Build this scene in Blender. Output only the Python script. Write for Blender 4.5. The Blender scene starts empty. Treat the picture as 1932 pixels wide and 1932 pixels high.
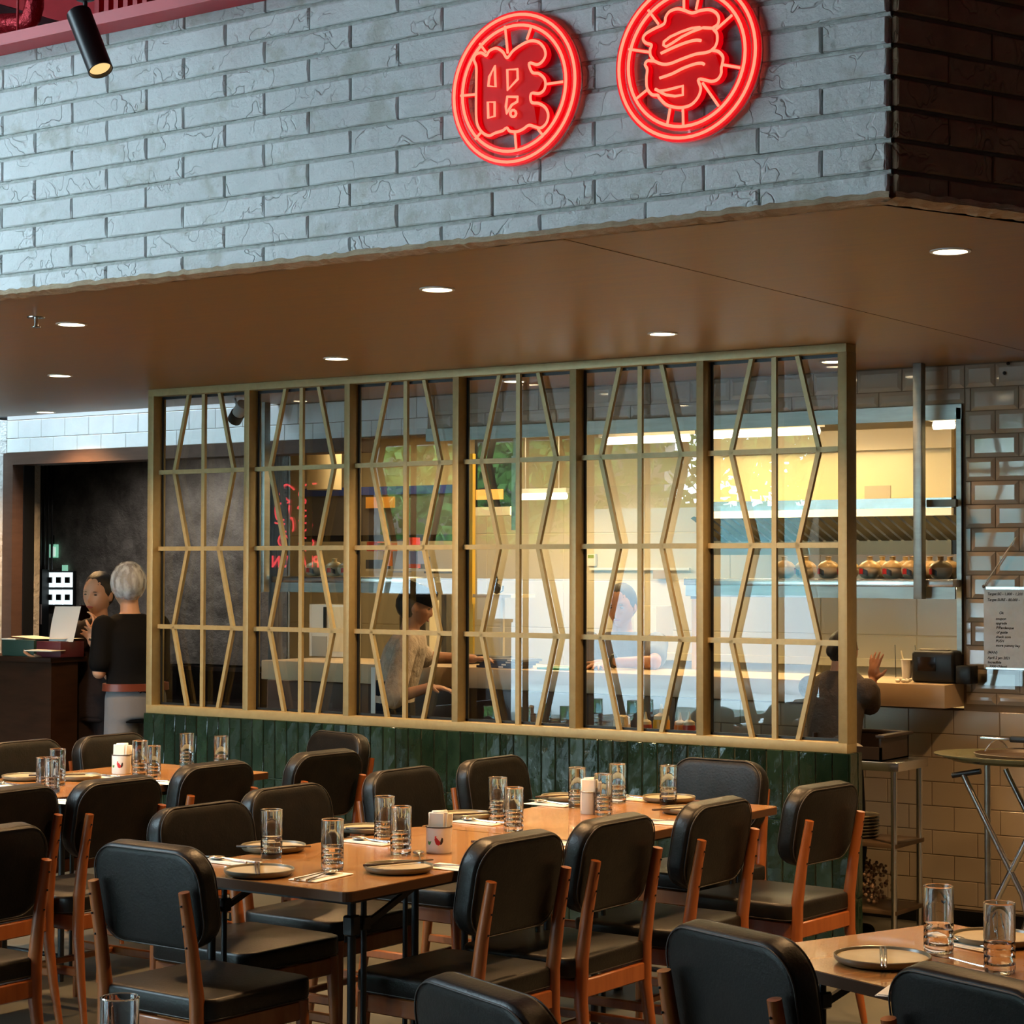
import bpy, bmesh, math, random
from mathutils import Vector, Matrix
random.seed(7)
SC = bpy.context.scene
COL = SC.collection
PI = math.pi
# ---------------------------------------------------------------- camera
F_PX = 3862.0; CAM_H = 1.65
YAW, PITCH, ROLL = math.radians(34.95), math.radians(1.623), math.radians(0.146)
cy_, sy_ = math.cos(YAW), math.sin(YAW)
FW = Vector((-sy_*math.cos(PITCH), cy_*math.cos(PITCH), math.sin(PITCH)))
R0 = Vector((cy_, sy_, 0)); U0 = R0.cross(FW)
RT = R0*math.cos(ROLL)+U0*math.sin(ROLL); UP = -R0*math.sin(ROLL)+U0*math.cos(ROLL)
EYE = Vector((0, 0, CAM_H))
cam = bpy.data.cameras.new('camera'); cam.sensor_width = 36; cam.sensor_fit = 'HORIZONTAL'
cam.lens = F_PX/1932*36; cam.clip_start = .05; cam.clip_end = 200
camo = bpy.data.objects.new('camera', cam); COL.objects.link(camo)
camo.matrix_world = Matrix(((RT.x, UP.x, -FW.x, 0), (RT.y, UP.y, -FW.y, 0), (RT.z, UP.z, -FW.z, CAM_H), (0, 0, 0, 1)))
SC.camera = camo
# ---------------------------------------------------------------- view, world
SC.view_settings.view_transform = 'Standard'; SC.view_settings.look = 'None'
SC.view_settings.gamma = 1; SC.view_settings.exposure = 0.0; SC.view_settings.use_curve_mapping = False
SC.cycles.max_bounces = 10; SC.cycles.diffuse_bounces = 4; SC.cycles.glossy_bounces = 5
SC.cycles.transmission_bounces = 10; SC.cycles.transparent_max_bounces = 16
SC.cycles.caustics_reflective = False; SC.cycles.caustics_refractive = False
SC.cycles.sample_clamp_indirect = 8
W = bpy.data.worlds.new('sky'); SC.world = W; W.use_nodes = True
bg = W.node_tree.nodes['Background']; bg.inputs[0].default_value = (.64, .88, 1.0, 1); bg.inputs[1].default_value = 27.0
def light(kind, name, loc, energy, color, size=.1, sizey=None, rot=None, spot=None, blend=.6):
    l = bpy.data.lights.new(name, kind); l.energy = energy; l.color = color
    if kind == 'AREA':
        l.size = size
        if sizey: l.shape = 'RECTANGLE'; l.size_y = sizey
        else: l.shape = 'DISK'
    else: l.shadow_soft_size = size
    if spot: l.spot_size = spot; l.spot_blend = blend
    o = bpy.data.objects.new(name, l); COL.objects.link(o); o.location = loc
    if rot: o.rotation_euler = rot
    return o
WARM = (1, .58, .25)
# daylight comes in through the open shop front behind the camera: portals only, no light of their own
for (px0, px1) in ((-15.65, -9.72), (-9.43, -6.02)):
    p = light('AREA', 'shopfront_portal', ((px0+px1)/2, -3.45, 1.65), 1, (1, 1, 1), px1-px0, 3.1, (math.radians(90), 0, 0))
    p.data.cycles.is_portal = True
p = light('AREA', 'added_opening_portal', (-8.4, 1.8, 4.36), 1, (1, 1, 1), 2.8, 2.4, (0, 0, 0)); p.data.cycles.is_portal = True  # portal of the added roof opening that brightens the brick wall
p = light('AREA', 'slot_portal', (-9.6, 8.5, 4.36), 1, (1, 1, 1), 1.9, .9, (0, 0, 0)); p.data.cycles.is_portal = True
# ---------------------------------------------------------------- pixel ray to a point on a real plane
def at(x, y, X=None, Y=None, z=None):
    d = FW+RT*((x-966)/F_PX)-UP*((y-966)/F_PX)
    if z is not None: t = (z-CAM_H)/d.z
    elif Y is not None: t = Y/d.y
    else: t = X/d.x
    return EYE+d*t
# ---------------------------------------------------------------- materials
MATS = {}
def _n(nt, typ, **kw):
    n = nt.nodes.new(typ)
    for k, v in kw.items():
        if k.startswith('i_'):
            key = k[2:].replace('_', ' ')
            n.inputs[int(key) if key.isdigit() else key].default_value = v
        else: setattr(n, k, v)
    return n
def rgb(c): return (c[0], c[1], c[2], 1)
def mat(name, col, rough=.5, metal=0, spec=.5, col2=None, nscale=8, ndet=4, stretch=(1, 1, 1), bump=0, bscale=40, bdist=.002,
        bstretch=(1, 1, 1), emit=None, estr=0, trans=0, ior=1.45, coat=0, rough2=None, crack=0, crscale=6, var=0, alpha=1, mixlo=.35, mixhi=.65, sss=0):
    if name in MATS: return MATS[name]
    m = bpy.data.materials.new(name); m.use_nodes = True; nt = m.node_tree; L = nt.links
    b = nt.nodes['Principled BSDF']
    b.inputs['Base Color'].default_value = rgb(col); b.inputs['Roughness'].default_value = rough
    b.inputs['Metallic'].default_value = metal; b.inputs['Specular IOR Level'].default_value = spec
    b.inputs['IOR'].default_value = ior; b.inputs['Transmission Weight'].default_value = trans
    b.inputs['Coat Weight'].default_value = coat; b.inputs['Alpha'].default_value = alpha
    if sss:
        b.inputs['Subsurface Weight'].default_value = sss; b.inputs['Subsurface Radius'].default_value = (.012, .005, .003)
    if emit: b.inputs['Emission Color'].default_value = rgb(emit); b.inputs['Emission Strength'].default_value = estr
    tc = _n(nt, 'ShaderNodeTexCoord'); geo = _n(nt, 'ShaderNodeNewGeometry'); oi = _n(nt, 'ShaderNodeObjectInfo')
    base = None
    if col2 or bump or crack:
        add = _n(nt, 'ShaderNodeVectorMath', operation='ADD'); L.new(tc.outputs['Object'], add.inputs[0])
        mul = _n(nt, 'ShaderNodeVectorMath', operation='MULTIPLY'); mul.inputs[1].default_value = (7.3, 3.1, 5.7)
        L.new(oi.outputs['Random'], mul.inputs[0]); L.new(mul.outputs[0], add.inputs[1]); base = add.outputs[0]
    colout = None
    if col2:
        mp = _n(nt, 'ShaderNodeMapping'); mp.inputs['Scale'].default_value = stretch; L.new(base, mp.inputs[0])
        nz = _n(nt, 'ShaderNodeTexNoise', i_Scale=nscale, i_Detail=ndet, i_Roughness=.6); L.new(mp.outputs[0], nz.inputs['Vector'])
        rp = _n(nt, 'ShaderNodeValToRGB'); rp.color_ramp.elements[0].color = rgb(col); rp.color_ramp.elements[1].color = rgb(col2)
        rp.color_ramp.elements[0].position = mixlo; rp.color_ramp.elements[1].position = mixhi
        L.new(nz.outputs['Fac'], rp.inputs[0]); colout = rp.outputs[0]
        if rough2 is not None:
            mr = _n(nt, 'ShaderNodeMapRange'); mr.inputs['To Min'].default_value = rough; mr.inputs['To Max'].default_value = rough2
            L.new(nz.outputs['Fac'], mr.inputs[0]); L.new(mr.outputs[0], b.inputs['Roughness'])
    if var:
        hs = _n(nt, 'ShaderNodeHueSaturation'); hs.inputs['Color'].default_value = rgb(col)
        if colout: L.new(colout, hs.inputs['Color'])
        mr = _n(nt, 'ShaderNodeMapRange'); mr.inputs['To Min'].default_value = 1-var; mr.inputs['To Max'].default_value = 1+var
        L.new(oi.outputs['Random'], mr.inputs[0]); L.new(mr.outputs[0], hs.inputs['Value']); colout = hs.outputs[0]
    if colout: L.new(colout, b.inputs['Base Color'])
    h = None
    if bump:
        mp = _n(nt, 'ShaderNodeMapping'); mp.inputs['Scale'].default_value = bstretch; L.new(base, mp.inputs[0])
        nz = _n(nt, 'ShaderNodeTexNoise', i_Scale=bscale, i_Detail=5, i_Roughness=.62); L.new(mp.outputs[0], nz.inputs['Vector'])
        h = nz.outputs['Fac']
    if crack:
        wz = _n(nt, 'ShaderNodeTexNoise', i_Scale=crscale*.7, i_Detail=3); L.new(base, wz.inputs['Vector'])
        vm = _n(nt, 'ShaderNodeVectorMath', operation='MULTIPLY_ADD'); vm.inputs[1].default_value = (.35, .35, .35)
        L.new(wz.outputs['Color'], vm.inputs[0]); L.new(base, vm.inputs[2])
        nz2 = _n(nt, 'ShaderNodeTexNoise', i_Scale=crscale, i_Detail=2, i_Roughness=.5); L.new(vm.outputs[0], nz2.inputs['Vector'])
        s1 = _n(nt, 'ShaderNodeMath', operation='SUBTRACT'); s1.inputs[1].default_value = .5; L.new(nz2.outputs['Fac'], s1.inputs[0])
        s2 = _n(nt, 'ShaderNodeMath', operation='ABSOLUTE'); L.new(s1.outputs[0], s2.inputs[0])
        s3 = _n(nt, 'ShaderNodeMapRange'); s3.inputs['From Max'].default_value = .02; s3.inputs['To Min'].default_value = -crack; s3.inputs['To Max'].default_value = 0
        L.new(s2.outputs[0], s3.inputs[0])
        # cracks show only in patches
        pz = _n(nt, 'ShaderNodeTexNoise', i_Scale=crscale*.55, i_Detail=1); L.new(base, pz.inputs['Vector'])
        pm = _n(nt, 'ShaderNodeMapRange'); pm.inputs['From Min'].default_value = .45; pm.inputs['From Max'].default_value = .6; L.new(pz.outputs['Fac'], pm.inputs[0])
        ml = _n(nt, 'ShaderNodeMath', operation='MULTIPLY'); L.new(s3.outputs[0], ml.inputs[0]); L.new(pm.outputs[0], ml.inputs[1])
        if h:
            ad = _n(nt, 'ShaderNodeMath', operation='ADD'); L.new(h, ad.inputs[0]); L.new(ml.outputs[0], ad.inputs[1]); h = ad.outputs[0]
        else: h = ml.outputs[0]
    if h:
        bp = _n(nt, 'ShaderNodeBump', i_Strength=bump if bump else 1, i_Distance=bdist); L.new(h, bp.inputs['Height']); L.new(bp.outputs[0], b.inputs['Normal'])
    MATS[name] = m; return m
def pane_mat(name, tint=(1, 1, 1), ior=1.5, boost=1.8, rough=0, dirt=0):
    """thin sheet of glass: what is not reflected goes straight through"""
    if name in MATS: return MATS[name]
    m = bpy.data.materials.new(name); m.use_nodes = True; nt = m.node_tree; L = nt.links
    nt.nodes.remove(nt.nodes['Principled BSDF']); out = nt.nodes['Material Output']
    tr = _n(nt, 'ShaderNodeBsdfTransparent'); tr.inputs[0].default_value = rgb(tint)
    gl = _n(nt, 'ShaderNodeBsdfGlossy'); gl.inputs['Roughness'].default_value = rough
    fr = _n(nt, 'ShaderNodeFresnel'); fr.inputs[0].default_value = ior
    mu = _n(nt, 'ShaderNodeMath', operation='MULTIPLY', use_clamp=True); mu.inputs[1].default_value = boost
    mx = _n(nt, 'ShaderNodeMixShader'); L.new(fr.outputs[0], mu.inputs[0]); L.new(mu.outputs[0], mx.inputs[0])
    L.new(tr.outputs[0], mx.inputs[1]); L.new(gl.outputs[0], mx.inputs[2])
    L.new(mx.outputs[0], out.inputs[0]); MATS[name] = m; return m
def emis(name, col, s):
    if name in MATS: return MATS[name]
    m = bpy.data.materials.new(name); m.use_nodes = True; nt = m.node_tree; nt.nodes.remove(nt.nodes['Principled BSDF'])
    e = _n(nt, 'ShaderNodeEmission'); e.inputs[0].default_value = rgb(col); e.inputs[1].default_value = s
    nt.links.new(e.outputs[0], nt.nodes['Material Output'].inputs[0]); MATS[name] = m; return m
# ---------------------------------------------------------------- mesh builder
class MB:
    def __init__(s): s.v = []; s.f = []; s.sm = []
    def add(s, vs, fs, smooth=False, M=None):
        o = len(s.v)
        s.v += [tuple(M @ Vector(p)) if M is not None else tuple(p) for p in vs]
        s.f += [tuple(i+o for i in q) for q in fs]; s.sm += [smooth]*len(fs); return s
    def box(s, x0, x1, y0, y1, z0, z1, M=None):
        return s.add([(x0, y0, z0), (x1, y0, z0), (x1, y1, z0), (x0, y1, z0), (x0, y0, z1), (x1, y0, z1), (x1, y1, z1), (x0, y1, z1)],
                     [(0, 3, 2, 1), (4, 5, 6, 7), (0, 1, 5, 4), (1, 2, 6, 5), (2, 3, 7, 6), (3, 0, 4, 7)], M=M)
    def rbox(s, x0, x1, y0, y1, z0, z1, r=.005, seg=2, M=None, smooth=True):
        bm = bmesh.new(); bmesh.ops.create_cube(bm, size=1)
        for v in bm.verts: v.co = Vector(((x0+x1)/2+v.co.x*(x1-x0), (y0+y1)/2+v.co.y*(y1-y0), (z0+z1)/2+v.co.z*(z1-z0)))
        bmesh.ops.bevel(bm, geom=bm.edges[:], offset=min(r, .49*min(x1-x0, y1-y0, z1-z0)), segments=seg, affect='EDGES', profile=.5)
        bm.verts.ensure_lookup_table(); bm.verts.index_update()
        s.add([v.co[:] for v in bm.verts], [[v.index for v in f.verts] for f in bm.faces], smooth, M); bm.free(); return s
    def prism(s, poly, z0, z1, M=None):
        n = len(poly); vs = [(p[0], p[1], z0) for p in poly]+[(p[0], p[1], z1) for p in poly]
        return s.add(vs, [tuple(range(n))[::-1], tuple(range(n, 2*n))]+[(i, (i+1) % n, (i+1) % n+n, i+n) for i in range(n)], M=M)
    def tube(s, pts, r, n=8, closed=False, caps=True, smooth=True):
        pts = [Vector(p) for p in pts]; m = len(pts); rs = r if isinstance(r, (list, tuple)) else [r]*m
        vs = []; prev = None
        for i, p in enumerate(pts):
            if closed: t = (pts[(i+1) % m]-pts[i-1])
            else: t = pts[min(i+1, m-1)]-pts[max(i-1, 0)]
            t.normalize()
            if prev is None:
                a = Vector((0, 0, 1)) if abs(t.z) < .9 else Vector((1, 0, 0)); u = t.cross(a).normalized()
            else:
                u = prev-t*prev.dot(t)
                u = u.normalized() if u.length > 1e-6 else t.orthogonal().normalized()
            prev = u; w = t.cross(u)
            vs += [p+u*(rs[i]*math.cos(2*PI*k/n))+w*(rs[i]*math.sin(2*PI*k/n)) for k in range(n)]
        fs = []
        for i in range(m if closed else m-1):
            j = (i+1) % m
            fs += [(i*n+k, i*n+(k+1) % n, j*n+(k+1) % n, j*n+k) for k in range(n)]
        s.add(vs, fs, smooth)
        if caps and not closed:
            o = len(s.v)-m*n; s.f += [tuple(o+k for k in range(n))[::-1], tuple(o+(m-1)*n+k for k in range(n))]; s.sm += [False, False]
        return s
    def bar(s, p, q, w, h, up=(0, 0, 1)):
        p, q = Vector(p), Vector(q); t = (q-p).normalized(); u = t.cross(Vector(up)).normalized(); k = u.cross(t)
        vs = [e+u*(a*w/2)+k*(b*h/2) for e in (p, q) for a, b in ((-1, -1), (1, -1), (1, 1), (-1, 1))]
        return s.add(vs, [(0, 1, 2, 3), (7, 6, 5, 4), (0, 4, 5, 1), (1, 5, 6, 2), (2, 6, 7, 3), (3, 7, 4, 0)])
    def lathe(s, prof, n=24, c=(0, 0, 0), smooth=True, M=None, ridge=None):
        vs = []
        for j, (r, z) in enumerate(prof):
            for k in range(n):
                a = 2*PI*k/n; rr = r
                if ridge and ridge[1] <= z <= ridge[2] and r > .6*ridge[3]: rr = r*(1-ridge[0]*(k % 2))
                vs.append((c[0]+rr*math.cos(a), c[1]+rr*math.sin(a), c[2]+z))
        m = len(prof); fs = [(j*n+k, j*n+(k+1) % n, (j+1)*n+(k+1) % n, (j+1)*n+k) for j in range(m-1) for k in range(n)]
        s.add(vs, fs, smooth, M)
        o = len(s.v)-m*n
        if prof[0][0] > 1e-5: s.f.append(tuple(o+k for k in range(n))[::-1]); s.sm.append(False)
        if prof[-1][0] > 1e-5: s.f.append(tuple(o+(m-1)*n+k for k in range(n))); s.sm.append(False)
        return s
    def ball(s, c, r, n=10, m=7, M=None):
        rx, ry, rz = r if isinstance(r, (tuple, list)) else (r, r, r); vs = [(c[0], c[1], c[2]-rz)]
        for j in range(1, m):
            t = -PI/2+PI*j/m; vs += [(c[0]+rx*math.cos(t)*math.cos(2*PI*k/n), c[1]+ry*math.cos(t)*math.sin(2*PI*k/n), c[2]+rz*math.sin(t)) for k in range(n)]
        vs.append((c[0], c[1], c[2]+rz)); fs = [(0, 1+(k+1) % n, 1+k) for k in range(n)]
        for j in range(m-2): fs += [(1+j*n+k, 1+j*n+(k+1) % n, 1+(j+1)*n+(k+1) % n, 1+(j+1)*n+k) for k in range(n)]
        e = 1+(m-2)*n; fs += [(e+k, e+(k+1) % n, len(vs)-1) for k in range(n)]
        return s.add(vs, fs, True, M)
    def cushion(s, w, h, r, prof, bend=0, M=None, n=8):
        """rounded rectangle outline in x,z stacked along y; prof = [(y, inset)]"""
        rings = []
        for (y, ins) in prof:
            ww, hh, rr = w/2-ins, h/2-ins, max(r-ins, .004); ring = []
            for cx, cz, a0 in ((ww-rr, hh-rr, 0), (-(ww-rr), hh-rr, PI/2), (-(ww-rr), -(hh-rr), PI), (ww-rr, -(hh-rr), 1.5*PI)):
                for k in range(n+1):
                    a = a0+PI/2*k/n; x = cx+rr*math.cos(a); z = cz+rr*math.sin(a); ring.append((x, y+bend*x*x, z))
            rings.append(ring)
        m = len(rings[0]); vs = [p for q in rings for p in q]
        fs = [(j*m+k, (j+1)*m+k, (j+1)*m+(k+1) % m, j*m+(k+1) % m) for j in range(len(rings)-1) for k in range(m)]
        fs += [tuple(range(m)), tuple((len(rings)-1)*m+k for k in range(m))[::-1]]
        return s.add(vs, fs, True, M)
    def mesh(s, name, m):
        me = bpy.data.meshes.new(name); me.from_pydata([tuple(p) for p in s.v], [], s.f); me.polygons.foreach_set('use_smooth', s.sm)
        if m: me.materials.append(m)
        me.update(); return me
def auto(me, ang=40):
    """hard edges where faces meet sharply"""
    bm = bmesh.new(); bm.from_mesh(me); lim = math.radians(ang)
    for e in bm.edges:
        if len(e.link_faces) == 2 and e.calc_face_angle(0) > lim: e.smooth = False
    bm.to_mesh(me); bm.free(); return me
def link(name, me, parent=None, loc=None, rot=None):
    o = bpy.data.objects.new(name, me); COL.objects.link(o)
    if parent: o.parent = parent
    if loc is not None: o.location = loc
    if rot is not None: o.rotation_euler = rot
    return o
def part(name, b, m, parent=None, sharp=True, **kw):
    me = b.mesh(name, m)
    if sharp: auto(me)
    return link(name, me, parent, **kw)
def tag(o, label=None, cat=None, group=None, kind=None):
    if label: o['label'] = label
    if cat: o['category'] = cat
    if group: o['group'] = group
    if kind: o['kind'] = kind
    return o
def empty(name, loc=(0, 0, 0), rz=0, label=None, cat=None, group=None, kind=None):
    o = bpy.data.objects.new(name, None); COL.objects.link(o); o.location = loc; o.rotation_euler = (0, 0, rz); o.empty_display_size = .05
    return tag(o, label, cat, group, kind)
def struct(name, b, m, **kw):
    o = part(name, b, m, **kw)
    if not kw.get('parent'): o['kind'] = 'structure'
    return o
KIDS = {}
def copy_tree(o, loc=None, rz=None, label=None, group=None, parent=None):
    c = o.copy(); COL.objects.link(c)
    if parent: c.parent = parent
    for ch in o.children: copy_tree(ch, parent=c)
    if loc is not None: c.location = loc
    if rz is not None: c.rotation_euler = (0, 0, rz)
    if label: c['label'] = label
    if group: c['group'] = group
    return c
# ---------------------------------------------------------------- palette
M_BRICK = mat('painted_brick', (.54, .54, .50), .75, col2=(.70, .71, .71), nscale=5, ndet=5, mixlo=.36, mixhi=.46, var=.05, bump=1, bscale=24, bdist=.009, crack=.42, crscale=8)
M_BRICK2 = mat('shade_toned_brick', (.20, .12, .07), .8, col2=(.25, .155, .09), nscale=12, bump=.8, bscale=26, bdist=.006, crack=1.6, crscale=7)  # dim warm light on the slanted face is put into this colour
M_MORTAR = mat('grey_mortar', (.30, .30, .28), .9, col2=(.4, .4, .37), nscale=60, bump=.8, bscale=160, bdist=.004)
M_BED = mat('mortar_bed', (.42, .43, .40), .9, col2=(.54, .55, .52), nscale=60, bump=1, bscale=120, bdist=.004)
M_WOOD = mat('soffit_wood', (.235, .120, .036), .36, col2=(.32, .172, .055), nscale=3, ndet=6, stretch=(1, 7, 1), spec=.45, mixlo=.3, mixhi=.7, bump=.15, bscale=4, bstretch=(1, 8, 1), bdist=.004, rough2=.5)
M_STONE = mat('tan_stone_edge', (.42, .30, .19), .8, col2=(.54, .42, .28), nscale=20, bump=1, bscale=30, bdist=.01, bstretch=(1, 1, 5))
M_RED = mat('red_steel_paint', (.62, .045, .055), .45, col2=(.56, .04, .05), nscale=6)
M_REDF = mat('red_foil', (.40, .02, .03), .22, metal=.6, bump=.8, bscale=22, bdist=.02)
M_BLACK = mat('black_metal', (.012, .013, .014), .38, metal=.3, spec=.5)
M_GOLD = mat('gold_paint', (.38, .30, .145), .42, metal=.25, col2=(.34, .265, .125), nscale=30, bump=.08, bscale=120, bdist=.001)
M_GREEN = mat('green_glaze', (.007, .019, .012), .07, col2=(.016, .034, .021), nscale=9, stretch=(1, 1, .6), bump=.45, bscale=13, bdist=.009, bstretch=(1, 1, .45), var=.3, coat=.4)
M_GROUTG = mat('green_grout', (.20, .21, .15), .8)
M_BTILE = mat('cream_glaze', (.42, .35, .27), .06, var=.05, spec=.9, bump=.05, bscale=12, bdist=.003)
M_GROUT = mat('tan_grout', (.20, .15, .10), .85)
M_PTILE = mat('plain_cream_tile', (.50, .42, .31), .22, var=.05, bump=.08, bscale=10, bdist=.003)
M_KTILE = mat('kitchen_tile', (.68, .60, .44), .22, var=.03)
M_BLOCK = mat('white_block', (.84, .86, .87), .7, col2=(.79, .81, .82), nscale=8, bump=.3, bscale=30, bdist=.003)
M_WALNUT = mat('brown_header', (.075, .04, .027), .5, col2=(.095, .052, .036), nscale=6, stretch=(1, 1, 5))
M_DARKST = mat('dark_plaster', (.09, .08, .07), .8, col2=(.22, .20, .18), nscale=5, ndet=8, bump=1, bscale=7, bdist=.04)
M_PLAST = mat('rough_white_plaster', (.55, .55, .54), .8, bump=1, bscale=12, bdist=.03)
M_FLOOR = mat('floor_concrete', (.075, .075, .062), .38, col2=(.11, .105, .085), nscale=2.5, ndet=8, bump=.1, bscale=20, bdist=.002, rough2=.5)
M_LEATH = mat('black_leather', (.006, .0058, .0055), .37, col2=(.011, .0095, .008), nscale=20, bump=.35, bscale=110, bdist=.0025, spec=.32)
M_CWOOD = mat('orange_beech', (.23, .062, .013), .36, col2=(.30, .09, .022), nscale=5, stretch=(6, 6, .8), coat=.15)
M_TWOOD = mat('table_wood', (.29, .125, .036), .2, col2=(.40, .20, .068), nscale=3, ndet=7, stretch=(9, 1, 9), mixlo=.3, mixhi=.7, coat=.25)
M_TEDGE = mat('dark_table_edge', (.07, .032, .014), .45, spec=.3)
M_GLASS = mat('tumbler_glass', (1, 1, 1), .0, trans=1, ior=1.48)
M_WATER = mat('water', (1, 1, 1), .0, trans=1, ior=1.33)
M_PLATE = mat('olive_stoneware', (.20, .18, .12), .28, col2=(.15, .14, .10), nscale=12)
M_GLAZE = mat('cream_plate_glaze', (.62, .52, .34), .16, col2=(.55, .45, .28), nscale=10)
M_CHOP = mat('dark_chopstick', (.05, .03, .02), .3)
M_STEEL = mat('stainless_steel', (.62, .62, .60), .22, metal=1, bump=.05, bscale=60, bdist=.001)
M_STEELB = mat('brushed_steel', (.30, .31, .29), .42, metal=1, col2=(.36, .37, .345), nscale=4, stretch=(1, 1, 8))
M_WHITE = mat('white_enamel', (.80, .79, .74), .25)
M_TISSUE = mat('white_tissue', (.86, .82, .72), .9)
M_CREAM = mat('cream_panel', (.72, .62, .42), .45)
M_SKIN = mat('warm_skin', (.50, .27, .165), .5, sss=.08)
M_SKIN2 = mat('tan_skin', (.42, .205, .12), .5, sss=.08)
M_HAIR = mat('black_hair', (.012, .010, .009), .4, bump=.6, bscale=60, bstretch=(6, 6, 1), bdist=.004)
M_GREY = mat('grey_hair', (.20, .20, .21), .6, bump=.6, bscale=60, bdist=.004)
M_BCLOTH = mat('black_cloth', (.004, .004, .0045), .85, spec=.12, bump=.5, bscale=12, bdist=.012)
M_DBROWN = mat('dark_brown_cloth', (.020, .013, .012), .8, spec=.15, bump=.5, bscale=14, bdist=.01)
M_BEIGE = mat('beige_linen', (.56, .46, .37), .9, col2=(.47, .38, .30), nscale=30, bump=1, bscale=11, bdist=.03, bstretch=(1, 1, .6))
M_NAVY = mat('navy_cloth', (.012, .016, .026), .85, spec=.15, bump=.4, bscale=14, bdist=.01)
M_GREYC = mat('grey_cloth', (.16, .16, .17), .85, spec=.15, bump=.4, bscale=14, bdist=.01)
M_GSLEEVE = mat('grey_brown_sleeve', (.20, .16, .14), .9, bump=.8, bscale=16, bdist=.02)
M_LEATHB = mat('reddish_belt', (.13, .03, .015), .4)
M_WALNUT2 = mat('dark_stand_wood', (.022, .009, .004), .5, spec=.12, col2=(.032, .013, .006), nscale=4, stretch=(1, 1, 6))
M_PAPER = mat('white_paper', (.85, .80, .74), .8)
M_DGREEN = mat('dark_green_card', (.02, .05, .035), .5)
M_MAROON = mat('maroon_card', (.08, .01, .015), .5)
M_PANE = pane_mat('partition_glass', tint=(.90, .92, .91), boost=2.7)
# ================================================================ ROOM SHELL
ZC = 2.62; YB = 4.89; YL = 7.93; YT = 9.06
CX, CY = -2.217, 4.89; OD = (.392, .920); ON = (.920, -.392)   # corner of the soffit and its slanted side
def quad(name, pts, m, kind='structure', parent=None):
    return struct(name, MB().add(pts, [tuple(range(len(pts)))]), m, parent=parent)
struct('floor', MB().box(-19, 5, -3.5, 13.2, -.12, 0), M_FLOOR)
# soffit: one slab of wood-veneer ceiling over the back of the room, its end slanted
ox, oy = CX+OD[0]*8.5, CY+OD[1]*8.5
struct('ceiling', MB().prism([(-19, YB+.012), (CX-.004, YB+.012), (ox, oy), (ox, 13.2), (-8.02, 13.2), (-8.02, 8.84), (-19, 8.84)], ZC, ZC+.03), M_WOOD)
SKX0, SKX1, SKY0, SKY1 = -9.8, -7.0, .6, 3.0    # unseen roof opening, added so that daylight brightens the left bricks
struct('ceiling_main', MB().box(-19, -12, -3.6, 13.2, 4.35, 4.45).box(-12, SKX0, -3.6, 8.0, 4.35, 4.45).box(-12, -10.6, 8.0, 9, 4.35, 4.45).box(-12, SKX0, 9, 13.2, 4.35, 4.45).box(SKX1, 5, -3.6, 13.2, 4.35, 4.45).box(SKX0, SKX1, -3.6, SKY0, 4.35, 4.45).box(SKX0, SKX1, SKY1, 8.0, 4.35, 4.45).box(-8.6, SKX1, 8.0, 9, 4.35, 4.45).box(SKX0, SKX1, 9, 13.2, 4.35, 4.45), mat('red_ceiling', (.33, .03, .04), .7))
# joints between ceiling panels are thin dark lines
jb = MB()
for x in (-3.3,): jb.box(x-.0015, x+.0015, YB+.05, 13, ZC-.0008, ZC)
for y in (): jb.box(-12, -2.6, y-.0015, y+.0015, ZC-.0008, ZC)
struct('trim_1', jb, mat('joint_dark', (.10, .05, .02), .8))
def chamf(w, h, d, ch, jit=0, nx=1, nz=1, seed=0):
    """a block seen from -Y: back plane y=0, face at y=-d, chamfer ch"""
    b = MB(); rnd = random.Random(seed)
    xs = [-w/2+ch+(w-2*ch)*i/nx for i in range(nx+1)]; zs = [-h/2+ch+(h-2*ch)*j/nz for j in range(nz+1)]
    vs = [(x+rnd.uniform(-jit, jit), -d+rnd.uniform(-jit, jit), z+rnd.uniform(-jit, jit)) for z in zs for x in xs]; N = nx+1
    fs = [(j*N+i, j*N+i+1, (j+1)*N+i+1, (j+1)*N+i) for j in range(nz) for i in range(nx)]
    bord = [i for i in range(N)]+[j*N+nx for j in range(1, nz+1)]+[nz*N+i for i in range(nx-1, -1, -1)]+[j*N for j in range(nz-1, 0, -1)]
    o = len(vs); m = len(bord)
    for q in bord:
        x, y, z = vs[q]; sx = w/2 if x > w/2-ch-.004 else (-w/2 if x < -w/2+ch+.004 else x); sz = h/2 if z > h/2-ch-.004 else (-h/2 if z < -h/2+ch+.004 else z)
        vs.append((sx, -d+ch*.9, sz))
    for q in range(m): x, y, z = vs[o+q]; vs.append((x, 0, z))
    for k in range(m):
        fs.append((bord[k], o+k, o+(k+1) % m, bord[(k+1) % m])); fs.append((o+k, o+m+k, o+m+(k+1) % m, o+(k+1) % m))
    return b.add(vs, fs)
RH = .0825
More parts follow.
